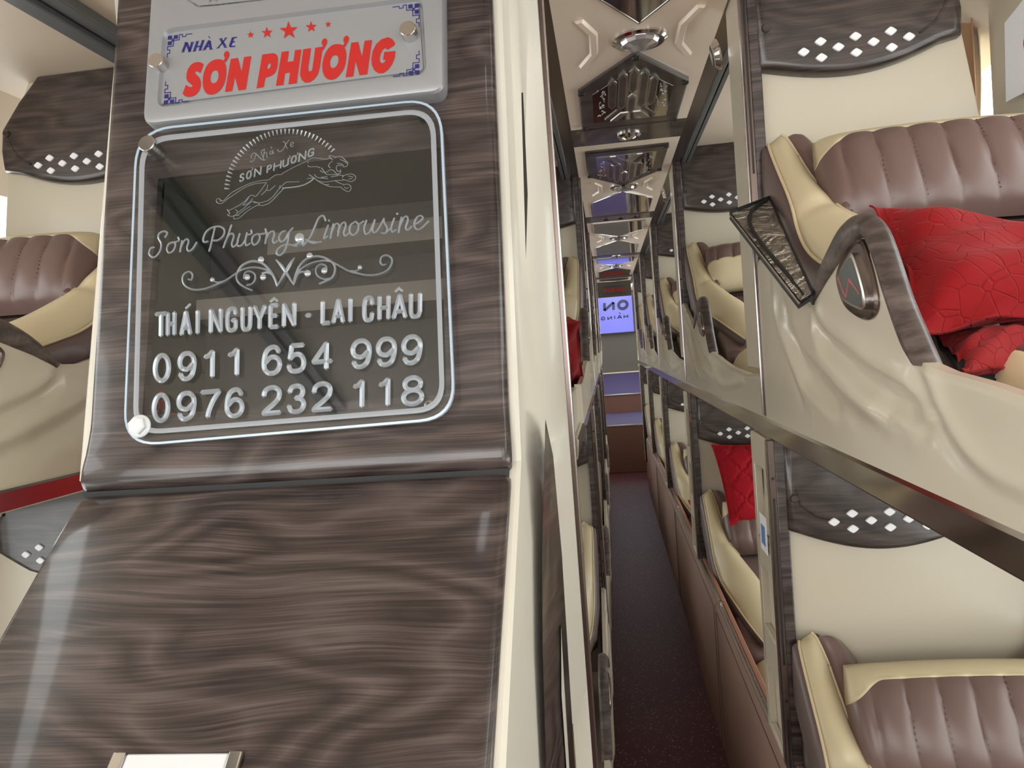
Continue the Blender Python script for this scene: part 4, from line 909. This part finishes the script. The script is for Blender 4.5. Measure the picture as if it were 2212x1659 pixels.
rt = [('T', 130, 226, 900, 1076), ('H', 208, 282, 895, 1068), ('A', 298, 388, 887, 1064), ('I', 400, 442, 882, 1057), ('N', 493, 590, 872, 1048), ('G', 603, 690, 866, 1040), ('U', 703, 785, 859, 1034), ('Y', 783, 882, 850, 1026), ('E', 888, 967, 844, 1017), ('N', 978, 1077, 834, 1008), ('-', 1128, 1184, 905, 945), ('L', 1235, 1311, 818, 992), ('A', 1306, 1402, 808, 985), ('I', 1412, 1456, 803, 979), ('C', 1512, 1596, 793, 973), ('H', 1612, 1702, 785, 963), ('A', 1706, 1816, 776, 955), ('U', 1820, 1911, 768, 948)]
for nm, lst_, w_ in (('phone_digits', ph1[:4], 33), ('phone_digits', ph1[4:7], 33), ('phone_digits', ph1[7:], 33), ('phone_digits', ph2[:4], 33), ('phone_digits', ph2[4:7], 33), ('phone_digits', ph2[7:], 33), ('route_lettering', rt, 31)):
    k_ = MB()
    for ch, xa, xb, ya, yb in lst_: glyph(k_, ch, (xa, xb, ya, yb), w_, TA, h=.0030)
    if nm == 'route_lettering':
        stroke(k_, [(345, 878), (372, 852)], 18, TA, .0015, False)
        for x, y in ((928, 820), (1757, 753)): stroke(k_, [(x - 24, y + 14), (x, y - 8), (x + 24, y + 10)], 17, TA, .0015, False)
    k_.build(nm, 'engrave', acr, smooth=False)
SC = [[(130, 225), (148, 190), (120, 177), (85, 195), (80, 230), (100, 270), (95, 320), (65, 365), (35, 377), (8, 350), (20, 310), (48, 300)],
      [(190, 262), (160, 275), (145, 310), (158, 342), (190, 330), (210, 290), (205, 265), (190, 262)], [(205, 262), (238, 248), (232, 222)],
      [(262, 250), (252, 300), (247, 335)], [(248, 315), (275, 255), (302, 238), (312, 260), (300, 300), (310, 328), (340, 315), (375, 262)],
      [(515, 145), (500, 210), (482, 290), (470, 330)], [(462, 255), (432, 260), (425, 235), (445, 185), (490, 150), (550, 140), (587, 165), (580, 210), (540, 245), (497, 248)],
      [(642, 128), (615, 210), (592, 270), (580, 303)], [(590, 270), (620, 210), (650, 195), (660, 220), (645, 270), (655, 297), (680, 280), (695, 250)],
      [(707, 195), (690, 250), (690, 287), (720, 285), (750, 240), (762, 188)], [(762, 188), (750, 250), (757, 285), (788, 270)], [(765, 205), (797, 195), (795, 168)],
      [(842, 198), (810, 215), (800, 255), (817, 282), (845, 265), (862, 225), (852, 200), (842, 198)], [(862, 200), (907, 190), (905, 158)],
      [(918, 185), (908, 240), (902, 272)], [(905, 245), (935, 190), (965, 178), (972, 205), (960, 245), (972, 267), (1000, 250)],
      [(1060, 175), (1030, 185), (1008, 225), (1025, 257), (1055, 240), (1082, 190), (1115, 152)], [(1085, 188), (1075, 260), (1050, 330), (1015, 362), (990, 345), (1005, 310), (1060, 280), (1150, 290)],
      [(1370, 95), (1350, 58), (1315, 75), (1285, 140), (1255, 210), (1225, 255), (1190, 290)], [(1215, 240), (1270, 268), (1335, 258)],
      [(1388, 130), (1367, 190), (1357, 232), (1387, 215)], [(1392, 90), (1397, 98)], [(1428, 120), (1412, 190), (1405, 232)], [(1410, 192), (1440, 127), (1465, 120), (1472, 150), (1462, 215)], [(1462, 182), (1490, 122), (1517, 110), (1522, 140), (1507, 190), (1522, 212), (1552, 190)],
      [(1590, 108), (1560, 130), (1553, 180), (1580, 207), (1612, 180), (1622, 130), (1602, 105), (1590, 108)], [(1618, 130), (1662, 100)],
      [(1682, 92), (1665, 150), (1675, 197), (1705, 185), (1735, 120), (1747, 88)], [(1747, 88), (1730, 160), (1742, 187), (1770, 165), (1817, 82)],
      [(1817, 78), (1820, 110), (1842, 150), (1832, 190), (1798, 190)], [(1840, 182), (1877, 148)], [(1897, 75), (1875, 140), (1882, 182), (1912, 165)], [(1918, 38), (1923, 46)],
      [(1952, 68), (1937, 140), (1930, 187)], [(1935, 145), (1965, 80), (1992, 63), (2002, 90), (1985, 145), (2000, 167), (2032, 140)],
      [(2050, 127), (2090, 105), (2117, 75), (2100, 58), (2070, 72), (2050, 120), (2065, 157), (2100, 157), (2162, 98)]]
k_ = MB()
for s_ in SC: stroke(k_, s_, 15, TB, .0016, len(s_) > 2, n=5)
k_.build('script_lettering', 'engrave', acr, smooth=False)
k_ = MB(); blob(k_, (1168, 228), 38, TB, .003)
for s_, w_ in (([(1080, 275), (1120, 285), (1160, 268), (1175, 240)], 18), ([(1225, 235), (1250, 258), (1290, 262), (1335, 262)], 20), ([(1170, 285), (1195, 260), (1200, 225)], 20)): stroke(k_, s_, w_, TB, .002, taper=True)
for s_, w_ in (([(308, 545), (332, 550), (343, 522), (335, 498), (308, 490), (275, 510), (265, 550), (285, 595), (345, 626), (430, 622), (520, 590), (600, 555), (680, 500), (740, 467), (820, 455), (900, 470), (950, 492)], 15),
               ([(595, 558), (540, 570), (505, 560), (490, 545)], 13), ([(690, 490), (720, 445), (780, 412), (840, 410), (890, 430), (940, 480), (975, 540), (995, 595)], 19),
               ([(690, 490), (680, 530), (700, 575), (750, 610), (800, 632)], 15), ([(760, 592), (800, 582), (825, 545), (820, 505), (780, 485), (745, 500), (738, 540)], 14), ([(880, 500), (925, 495), (965, 520), (995, 590)], 18),
               ([(1832, 432), (1810, 437), (1790, 415), (1800, 375), (1842, 362), (1877, 388), (1875, 430), (1840, 480), (1770, 510), (1690, 515), (1610, 500), (1540, 480), (1440, 425), (1380, 405), (1300, 410), (1220, 440), (1150, 490)], 15),
               ([(1560, 482), (1605, 482), (1638, 455)], 13), ([(1120, 585), (1135, 520), (1170, 440), (1230, 385), (1310, 370), (1380, 390), (1430, 430), (1440, 480), (1410, 540), (1320, 582)], 17),
               ([(1405, 540), (1350, 545), (1300, 512), (1295, 460), (1330, 432), (1368, 442), (1378, 475)], 14), ([(1120, 585), (1150, 510), (1190, 490), (1240, 498)], 18)): stroke(k_, s_, w_, TB, .002, n=5)
for s_ in ([(995, 598), (1060, 490), (1095, 430), (1125, 385)], [(988, 398), (1025, 440), (1060, 490), (1122, 588)]): stroke(k_, s_, 26, TB, .002, taper=True)
for c_, r_ in (((495, 550), 18), ((870, 395), 24), ((762, 530), 24), ((885, 530), 24), ((1632, 455), 18), ((1245, 365), 24), ((1357, 480), 24), ((1228, 500), 26)): blob(k_, c_, r_, TB)
k_.build('scroll_ornament', 'engrave', acr)
PT = [[(235, 1068), (205, 1038), (175, 1045), (168, 1075), (195, 1100), (245, 1100), (320, 1040), (440, 960), (560, 885), (690, 840), (835, 825)],
      [(215, 1072), (270, 1060), (360, 970), (480, 900), (620, 835), (760, 800), (860, 790), (900, 760), (960, 725), (1030, 720), (1060, 695), (1200, 620), (1350, 550), (1440, 500), (1500, 500), (1620, 515), (1680, 495)],
      [(1710, 520), (1680, 495), (1665, 470), (1720, 475), (1750, 495)], [(1750, 482), (1830, 485), (1880, 530), (1915, 570), (1895, 610), (1850, 620)], [(1810, 520), (1860, 540), (1900, 570)], [(1770, 570), (1830, 580), (1860, 605)],
      [(1835, 600), (1780, 595), (1760, 630), (1775, 672), (1805, 680), (1820, 655)], [(1740, 685), (1770, 710), (1812, 700), (1818, 670)], [(1710, 535), (1665, 580), (1660, 610), (1680, 630)],
      [(1380, 565), (1390, 545)], [(1385, 600), (1405, 617), (1500, 615), (1545, 630)], [(1545, 665), (1580, 690), (1612, 690)], [(1565, 630), (1600, 680), (1640, 720), (1750, 720), (1855, 735)], [(1620, 690), (1690, 655), (1740, 680)],
      [(1840, 760), (1860, 735), (1900, 720), (1960, 712), (2012, 738), (2012, 780), (1960, 812), (1900, 800), (1845, 782)], [(1915, 740), (1985, 752)], [(1920, 780), (1975, 770)], [(1690, 750), (1785, 735)],
      [(1470, 715), (1500, 755), (1560, 765), (1650, 775)], [(1560, 758), (1640, 745)], [(1530, 805), (1600, 820), (1750, 800), (1850, 795)], [(1745, 802), (1800, 830), (1855, 850)],
      [(1400, 720), (1460, 762), (1530, 815), (1600, 850), (1680, 880), (1820, 885)], [(1370, 775), (1455, 765)], [(1610, 855), (1665, 850)], [(1820, 885), (1860, 920), (1910, 945), (1945, 930), (1955, 890), (1930, 855), (1880, 848), (1855, 862)], [(1870, 885), (1895, 905), (1925, 892)],
      [(1460, 772), (1410, 815), (1320, 860), (1200, 885), (1045, 900)], [(1270, 815), (1110, 820), (1060, 850), (1000, 910), (930, 1000), (860, 1060), (790, 1085), (720, 1095), (660, 1075), (620, 1090), (540, 1160), (440, 1230)],
      [(1060, 905), (970, 1000), (880, 1090), (790, 1130), (720, 1125), (640, 1165), (560, 1220), (480, 1290), (420, 1310), (398, 1300), (410, 1265), (470, 1262)], [(835, 825), (780, 900), (720, 980), (685, 1010), (650, 995), (610, 1005), (560, 1060), (500, 1110), (430, 1150), (370, 1180), (330, 1195), (310, 1183)],
      [(850, 855), (835, 920), (765, 990)], [(835, 920), (870, 930), (950, 865)], [(310, 1183), (335, 1215), (345, 1240), (315, 1255), (370, 1275), (430, 1250), (447, 1205), (420, 1185)], [(650, 1040), (600, 1095), (530, 1130)], [(600, 1020), (560, 1080), (520, 1125)], [(450, 1255), (540, 1190), (625, 1140)], [(720, 1128), (735, 1100), (660, 1090)], [(1000, 910), (1015, 865)]]
k_ = MB()
for i, s_ in enumerate(PT): stroke(k_, s_, 9 if i not in (27,) else 14, TP, .0006, len(s_) > 2, n=4)
k_.build('panther_engraving', 'engrave', acr, smooth=False)
k_ = MB()
for i in range(36):
    a = math.radians(176.3 + (43.6 - 176.3) * i / 35); ro, ri = 848, 780
    co, ci = np.array([1120 + ro * math.cos(a), 960 - ro * math.sin(a)]), np.array([1120 + ri * math.cos(a), 960 - ri * math.sin(a)]); tn_ = np.array([math.sin(a), math.cos(a)])
    k_.loft([[TP(co + tn_ * 15, 0), TP(co - tn_ * 11, 0), TP(co, .0012)], [TP(ci + tn_ * 4, 0), TP(ci - tn_ * 3, 0), TP(ci, .0002)]])
k_.build('ray_marks', 'engrave', acr, smooth=False)
k_ = MB()
for s_ in ([(640, 500), (628, 475), (665, 432), (700, 450), (750, 500), (790, 528), (825, 522)], [(700, 440), (670, 520), (640, 550), (617, 540)], [(800, 520), (765, 420), (800, 385)], [(805, 380), (795, 485)], [(800, 440), (835, 425), (838, 470), (845, 497)], [(905, 405), (880, 420), (885, 447), (910, 435), (918, 400)], [(920, 398), (918, 440), (935, 430)], [(888, 352), (905, 368)],
           [(990, 385), (980, 400), (1010, 415), (1050, 390), (1090, 320), (1135, 260)], [(1052, 285), (1075, 290), (1095, 350), (1112, 372)], [(1155, 330), (1190, 305), (1185, 288), (1160, 297), (1150, 330), (1165, 352), (1195, 335)]): stroke(k_, s_, 9, TP, .0006, len(s_) > 2, n=4)
for ch, x0_, x1_, y0_, y1_ in (('S', 475, 543, 700, 815), ('O', 562, 640, 665, 782), ('N', 668, 768, 618, 745), ('P', 836, 905, 588, 695), ('H', 925, 1035, 545, 660), ('U', 1045, 1132, 505, 618), ('O', 1155, 1237, 462, 574), ('N', 1258, 1362, 413, 540), ('G', 1382, 1470, 370, 485)):
    glyph(k_, ch, (x0_, x1_, y0_, y1_), 21, TP, slope=-.38, lean=-.1, h=.0012)
for p in ((632, 665), (1128, 505), (1232, 462)): stroke(k_, [p, (p[0] + 18, p[1] - 12), (p[0] + 14, p[1] - 36)], 13, TP, .001)
k_.build('emblem_lettering', 'engrave', acr, smooth=False)
k_ = MB(); k_.lathe(px2w(322, 314, OS) - SO, EN, [(.0112, -.023), (.0112, .002), (.0118, .002), (.0118, .006), (.0108, .0068), (0, .0068)], 32); k_.build('standoff_cap', 'steel', sg, angle=30)
k_ = MB(); c_ = px2w(303, 921, OS) - SO; k_.lathe(c_, EN, [(.0145, .0), (.0145, .002), (.0125, .004)], 24); k_.lathe(c_, EN, [(.0118, .003), (.0118, .009), (.0095, .0105), (0, .0105)], 6); k_.build('hex_nut', 'nylon', sg, smooth=False)
k_ = MB(); k_.lathe(px2w(911, 252, OS) - SO, EN, [(.0050, -.006), (.0050, .0003), (0, .0003)], 16); k_.build('empty_screw_hole', 'black', sg)
k_ = MB(); c_ = px2w(926, 874, 0.0); k_.lathe(c_ - SO, EN, [(.0055, 0), (.0055, .001), (.004, .002), (0, .0022)], 20); k2 = k_.build('screw', 'steel', sg)
k_ = MB()
for aa in (0, PI / 2): 
    d_ = np.array([math.cos(aa + .4), 0, 0]) + EW * math.sin(aa + .4); n_p = np.cross(EN, d_); q = [c_ - SO + EN * .0023 + d_ * s1 * .003 + n_p * s2 * .0006 for s1, s2 in ((1, 1), (-1, 1), (-1, -1), (1, -1))]
    k_.prism(q, [p + EN * .0003 for p in q])
k_.build('cross_slot', 'black', k2, smooth=False)
for nm, m_, pts, lab in (('wire', 'wire_yellow', [(333, 428), (341, 450), (342, 480), (337, 510), (335, 545)], 'yellow wire hanging at the left edge inside the cabinet niche'),
                         ('wire', 'wire_red', [(331, 905), (345, 880), (352, 858), (345, 843), (325, 842), (322, 855), (340, 866), (350, 885), (362, 888), (375, 893)], 'red wire curled behind the phone numbers at the bottom of the niche'),
                         ('wire', 'wire_black', [(355, 895), (375, 880), (400, 858), (430, 846), (458, 855), (462, 880)], 'thin black wire looping behind the lower phone number in the niche')):
    k_ = MB(); c0 = px2w(*pts[0], -.03); k_.tube([tuple(px2w(p[0], p[1], -.025 - .004 * (i % 2)) - c0) for i, p in enumerate(catmull(pts, 4))], .0012, 6); tag(k_.build(nm, m_, None, loc=c0), lab, 'wire')
# ------------------------------------------------------------------ rear window with reversed lettering
def plane_y(Y, org): 
    return lambda p, h: tuple(at_y(p[0], p[1], Y - h) - org)
RW = np.array([.10, 9.66, 1.6])
rw = tag(empty('rear_display', RW), 'glowing blue-violet decal window with reversed dark lettering at the aisle end', 'window decal')
MB().box(-.24, .24, -.01, .02, -.21, .25).build('lit_film', 'screen', rw)
f_ = MB(); f_.box(-.26, .26, -.02, .02, -.225, -.21); f_.build('lower_frame', 'black', rw)
TR = plane_y(9.645, RW); k_ = MB()
glyph(k_, 'N', (1303, 1328, 651, 673), 5.5, TR, h=.002, mirror=True, flat=True); glyph(k_, 'O', (1333, 1358, 647, 670), 6.5, TR, h=.002, flat=True); k_.build('large_lettering', 'navy_dark', rw, smooth=False)
k_ = MB(); glyph(k_, 'G', (1298, 1307, 684, 692), 2, TR, h=.002, mirror=True, flat=True); glyph(k_, 'N', (1312, 1322, 683, 691), 2, TR, h=.002, mirror=True, flat=True); glyph(k_, 'I', (1326, 1330, 681, 690), 2, TR, h=.002, flat=True); glyph(k_, 'A', (1333, 1344, 680, 689), 2, TR, h=.002, flat=True); glyph(k_, 'H', (1347, 1357, 679, 688), 2, TR, h=.002, flat=True)
stroke(k_, [(1337, 675), (1341, 678)], 1.5, TR, .002, False, flat=True); k_.build('small_lettering', 'navy_dark', rw, smooth=False)
HB = np.array([.10, 7.535, 1.78]); hb = tag(empty('header_board', HB), 'pale header board with small reversed red lettering above the rear window', 'sign')
MB().box(-.164, .164, .0, .02, -.078, .068).build('board', 'rear_wall', hb)
TR = plane_y(7.532, HB); k_ = MB()
for i, ch in enumerate('GNOUHPNOS'): glyph(k_, ch, (1304 + i * 5.2, 1308.4 + i * 5.2, 623.5 - i * .35, 632 - i * .35), 1.3, TR, slope=0, h=.001, mirror=True, flat=True)
k_.build('red_lettering', 'red', hb, smooth=False); k_ = MB()
stroke(k_, [(1301, 621), (1350, 617)], 1, TR, .001, False, flat=True); stroke(k_, [(1301, 636), (1351, 632)], 1, TR, .001, False, flat=True); k_.build('blue_border', 'blue', hb, smooth=False)
# ------------------------------------------------------------------ red quilted pillows and covers
def pillow(name, a, b_, c_, m_, lab, cat, loc, rot, pinch=.10, wrinkle=0.0, seed=1, grp=None):
    mb = MB(); n = 34; rg = random.Random(seed); ph = [rg.uniform(0, 6.28) for _ in range(6)]
    def pt(u_, v_, s):
        x = a * u_ * (1 - pinch * (1 - v_ * v_) * abs(u_) ** 2); y = b_ * v_ * (1 - pinch * (1 - u_ * u_) * abs(v_) ** 2)
        t = ((1 - u_ ** 4) * (1 - v_ ** 4)); t = max(t, 0) ** .6
        z = s * c_ * t + wrinkle * (math.sin(5 * u_ + ph[0] + 2 * v_) * math.cos(3.7 * v_ + ph[1]) + .5 * math.sin(9 * u_ * v_ + 6 * v_ + ph[2])) * (.25 + t)
        return (x, y, z)
    U1 = [math.sin((-1 + 2 * i / n) * PI / 2) for i in range(n + 1)]
    mb.grid([[pt(a_, b2, 1) for b2 in U1] for a_ in U1]); mb.grid([[pt(a_, b2, -1) for b2 in U1] for a_ in U1])
    o = mb.build(name, m_, None, angle=80); o.location = loc; o.rotation_euler = rot
    return tag(o, lab, cat, grp)

def patch(name, m_, P00, P10, P01, P11, th, lab, cat, grp=None, wr=.004, seed=1, flange=.0, under=.6):
    """soft pillow laid over a four-cornered patch: P00-P10 one edge, P01-P11 the opposite"""
    P00, P10, P01, P11 = map(np.array, (P00, P10, P01, P11)); O = (P00 + P10 + P01 + P11) / 4
    nn = np.cross(P10 - P00, P01 - P00); nn = nn / np.linalg.norm(nn); nn = nn if nn[2] > 0 or (abs(nn[2]) < .3 and nn[1] < 0) else -nn
    rg = random.Random(seed); ph = [rg.uniform(0, 6.28) for _ in range(8)]; n = 40; mb = MB()
    def pt(a, b_, s):
        u_, v_ = 2 * a - 1, 2 * b_ - 1; pa = .5 + .5 * u_ * (1 - .07 * (1 - v_ * v_) * abs(u_)); pb = .5 + .5 * v_ * (1 - .07 * (1 - u_ * u_) * abs(v_))
        base = P00 * (1 - pa) * (1 - pb) + P10 * pa * (1 - pb) + P01 * (1 - pa) * pb + P11 * pa * pb
        t = (max(0, 1 - abs(u_ * 1.06) ** 3.2) * max(0, 1 - abs(v_ * 1.06) ** 3.2)) ** .55
        w_ = wr * (math.sin(6 * a + 3 * b_ + ph[0]) + .7 * math.sin(11 * b_ - 5 * a + ph[1]) + .5 * math.sin(17 * a + ph[2]) * math.sin(13 * b_ + ph[3]) + .4 * math.sin(23 * b_ + 9 * a + ph[4]))
        return tuple(base + nn * (s * th * t * (1 if s > 0 else under) + w_ + .0012 * s) - O)
    U1 = np.linspace(0, 1, n + 1)
    top = [[pt(a, b_, 1) for b_ in U1] for a in U1]; bot = [[pt(a, b_, -1) for b_ in U1] for a in U1]
    mb.grid(top); mb.grid(bot)
    for A_, B_ in (([r[0] for r in top], [r[0] for r in bot]), ([r[-1] for r in top], [r[-1] for r in bot]), (top[0], bot[0]), (top[-1], bot[-1])): mb.grid([A_, B_])
    return tag(mb.build(name, m_, None, angle=80, loc=O), lab, cat, grp)
patch('red_cushion', 'quilt', (.332, 1.02, 1.372), at_x(2400, 585, .62), at_x(2000, 700, .298), at_x(2420, 700, .52), .052, 'large bright red quilted cushion slumped over the nearest armrest at upper right', 'cushion', wr=.0055, seed=4)
patch('red_cushion', 'quilt', at_x(2020, 722, .35), at_x(2320, 690, .56), at_x(2085, 800, .305), at_x(2320, 815, .46), .022, 'dark red folded cover lying under the big red cushion at upper right', 'cushion', wr=.004, seed=9)
patch('black_cover', 'black_cloth', at_x(1985, 690, .37), at_x(2340, 720, .66), at_x(2070, 826, .302), at_x(2340, 850, .46), .016, 'black folded cover under the red bedding at upper right', 'cover', wr=.003, seed=6)
patch('red_cushion', 'quilt_diamond', (.332, 2.715, .865), (.58, 2.715, .865), (.362, 2.60, .605), (.58, 2.60, .605), .03, 'upright red pillow with diamond quilting against a lower right bulkhead', 'cushion', wr=.001, seed=2)
patch('red_cushion', 'quilt_diamond', (.31, 3.50, .52), (.52, 3.50, .52), (.31, 3.10, .44), (.52, 3.10, .44), .05, 'small patch of red pillow above the aisle partition, second lower right berth', 'cushion', wr=.004, seed=5)
patch('red_cushion', 'quilt', (-.046, 1.50, 1.275), (-.25, 1.50, 1.27), (-.062, 1.90, 1.16), (-.25, 2.05, 1.14), .058, 'crumpled red cover spilling over the upper berth side left of the aisle', 'cushion', wr=.012, seed=8)
patch('red_cushion', 'quilt', (-.052, 6.55, .62), (-.20, 6.55, .62), (-.050, 6.9, .50), (-.20, 6.9, .50), .03, 'tiny far red pillow by the low platform, left of the aisle', 'cushion', wr=.006, seed=11)
# foil-fronted pouch wedged behind the nearest upper seat
A1, B1, C1, D1_ = at_y(1579, 460, 1.30), at_y(1663, 428, 1.345), at_x(1757, 634, .262), at_x(1730, 652, .250); O = (A1 + B1 + C1 + D1_) / 4
po_ = tag(empty('foil_pouch', O), 'black-edged crumpled silver foil pouch wedged behind the nearest upper right seat', 'pouch')
dwn = np.array([-.003, .002, -.009]); n = 14; rg = random.Random(3); G1 = []
for i in range(n + 1):
    row = []
    for j in range(n + 1):
        a, b_ = i / n, j / n; p = A1 * (1 - a) * (1 - b_) + B1 * a * (1 - b_) + D1_ * (1 - a) * b_ + C1 * a * b_; row.append(tuple(p - O + np.array([-1, -.5, .6]) * (.003 * math.sin(PI * a) * math.sin(PI * b_) + (rg.uniform(-.0012, .0012) if 0 < i < n and 0 < j < n else 0))))
    G1.append(row)
MB().grid(G1).build('foil_front', 'foil', po_, angle=80)
q = [A1 - O, B1 - O, C1 - O, D1_ - O]; MB().prism([tuple(p + dwn * .15) for p in q], [tuple(p + dwn) for p in q]).build('black_backing', 'black', po_)
k_ = MB(); k_.tube([tuple(p + np.array([-.001, -.001, .001])) for p in (q[0], q[1])], .0030, 6); k_.tube([tuple(p) for p in (q[1], q[2], q[3])], .0022, 6)
bnd = [(1657, 432), (1632, 447), (1619, 470), (1627, 500), (1660, 545), (1712, 607), (1738, 640)]; nrm_ = np.cross(B1 - A1, D1_ - A1); nrm_ /= np.linalg.norm(nrm_)
k_.tube([tuple(on_plane(p[0], p[1], A1 - nrm_ * .004 * (1 if (CAM - A1).dot(nrm_) < 0 else -1), nrm_) - O) for p in catmull(bnd, 3)], .0032, 6); k_.build('binding', 'black', po_)
MB().tube([tuple(q[0] + dwn * .3), tuple(q[3] + dwn * .3)], .0022, 6).build('silver_edge', 'chrome', po_)
# window curtains and things by the right windows
def curtain(x, y0, y1, z0, z1, lab, m_='curtain', amp=.010, pel=True, name='window_curtain', grp=None):
    r = tag(empty(name, (x, (y0 + y1) / 2, z1)), lab, 'curtain', grp); w_ = y1 - y0; rows = []
    for i in range(41):
        s_ = i / 40; rows.append([(amp * math.sin(s_ * 2 * PI * 4 + .3 * j), (s_ - .5) * w_ * (1 - .30 * math.sin(PI * j / 16) ** 2), -(z1 - z0) * j / 16) for j in range(17)])
    MB().grid(rows).build('drape', m_, r, solid=.002)
    if pel:
        rows = []
        for i in range(41):
            s_ = i / 40; d_ = .16 + .035 * abs(math.sin(s_ * PI * 3)); rows.append([(-.016 + .006 * math.sin(s_ * 2 * PI * 5), (s_ - .5) * w_ * 1.1, .02 - d_ * j / 6) for j in range(7)])
        MB().grid(rows).build('pelmet', 'curtain_dark', r, solid=.002)
        MB().tube([(-.01, -w_ * .56, .03), (-.01, w_ * .56, .03)], .022, 10).build('curtain_roll', 'grey', r)
    return r
for k in range(2): curtain(.785, 1.69 + P * k, 1.95 + P * k, 1.22, 1.83, 'beige curtain with scalloped tan pelmet at the %s right window' % ['nearest', 'second'][k], grp='window curtains')
curtain(-.085, 7.30, 7.42, 1.02, 1.82, 'cream drape left of the aisle end', pel=False, amp=.006, name='aisle_curtain')
curtain(.285, 7.30, 7.42, 1.02, 1.82, 'cream drape right of the aisle end', pel=False, amp=.006, name='aisle_curtain')
pc = at_x(2215, 80, .735); pp_ = tag(empty('paper_notice', pc), 'white paper notice with a red mark at the top right edge', 'notice')
dY, dZ = np.array([.10, -.995, 0]), np.array([0, .05, 1.0])
def pq(a, b_, o=0): return tuple(dY * a + dZ * b_ + np.array([-o, 0, 0]))
MB().loft([[pq(-.062, -.09), pq(.12, -.09), pq(.12, .10), pq(-.05, .045)], [pq(-.062, -.09, .0012), pq(.12, -.09, .0012), pq(.12, .10, .0012), pq(-.05, .045, .0012)]]).build('sheet', 'paper', pp_)
MB().loft([[pq(.008 + .012 * math.cos(a), -.012 + .016 * math.sin(a), .0013) for a in np.linspace(0, 2 * PI, 17)[:-1]], [pq(.008 + .012 * math.cos(a), -.012 + .016 * math.sin(a), .0018) for a in np.linspace(0, 2 * PI, 17)[:-1]]]).build('red_mark', 'red', pp_)
stc = np.array([.2655, 1.47, .86]); st_ = tag(empty('sticker', stc), 'blue and white sticker on the cream ladder pillar below the rail', 'sticker')
MB().box(-.0012, -.0002, -.03, .03, -.035, .035).build('backing', 'paper', st_); MB().box(-.0016, -.0012, -.018, .018, -.022, .015).build('blue_print', mat('sticker_blue', (.10, .22, .55), .5), st_)

structure(MB().loft([[(.760, 1.22, z), (.752, 1.30, z), (.750, 1.45, z), (.756, 1.56, z), (.775, 1.625, z), (.829, 1.63, z), (.829, 1.22, z)] for z in (1.20, 1.5, 1.80, 1.82)]).build('trim_30', 'cream'))
patch('red_cushion', 'quilt', (-.612, 1.30, 1.045), (-.612, 1.85, 1.045), (-.625, 1.30, .86), (-.625, 1.85, .88), .012, 'red cover on the far left aisle side, seen as a red reflection in the rail', 'cushion', wr=.003, seed=13)
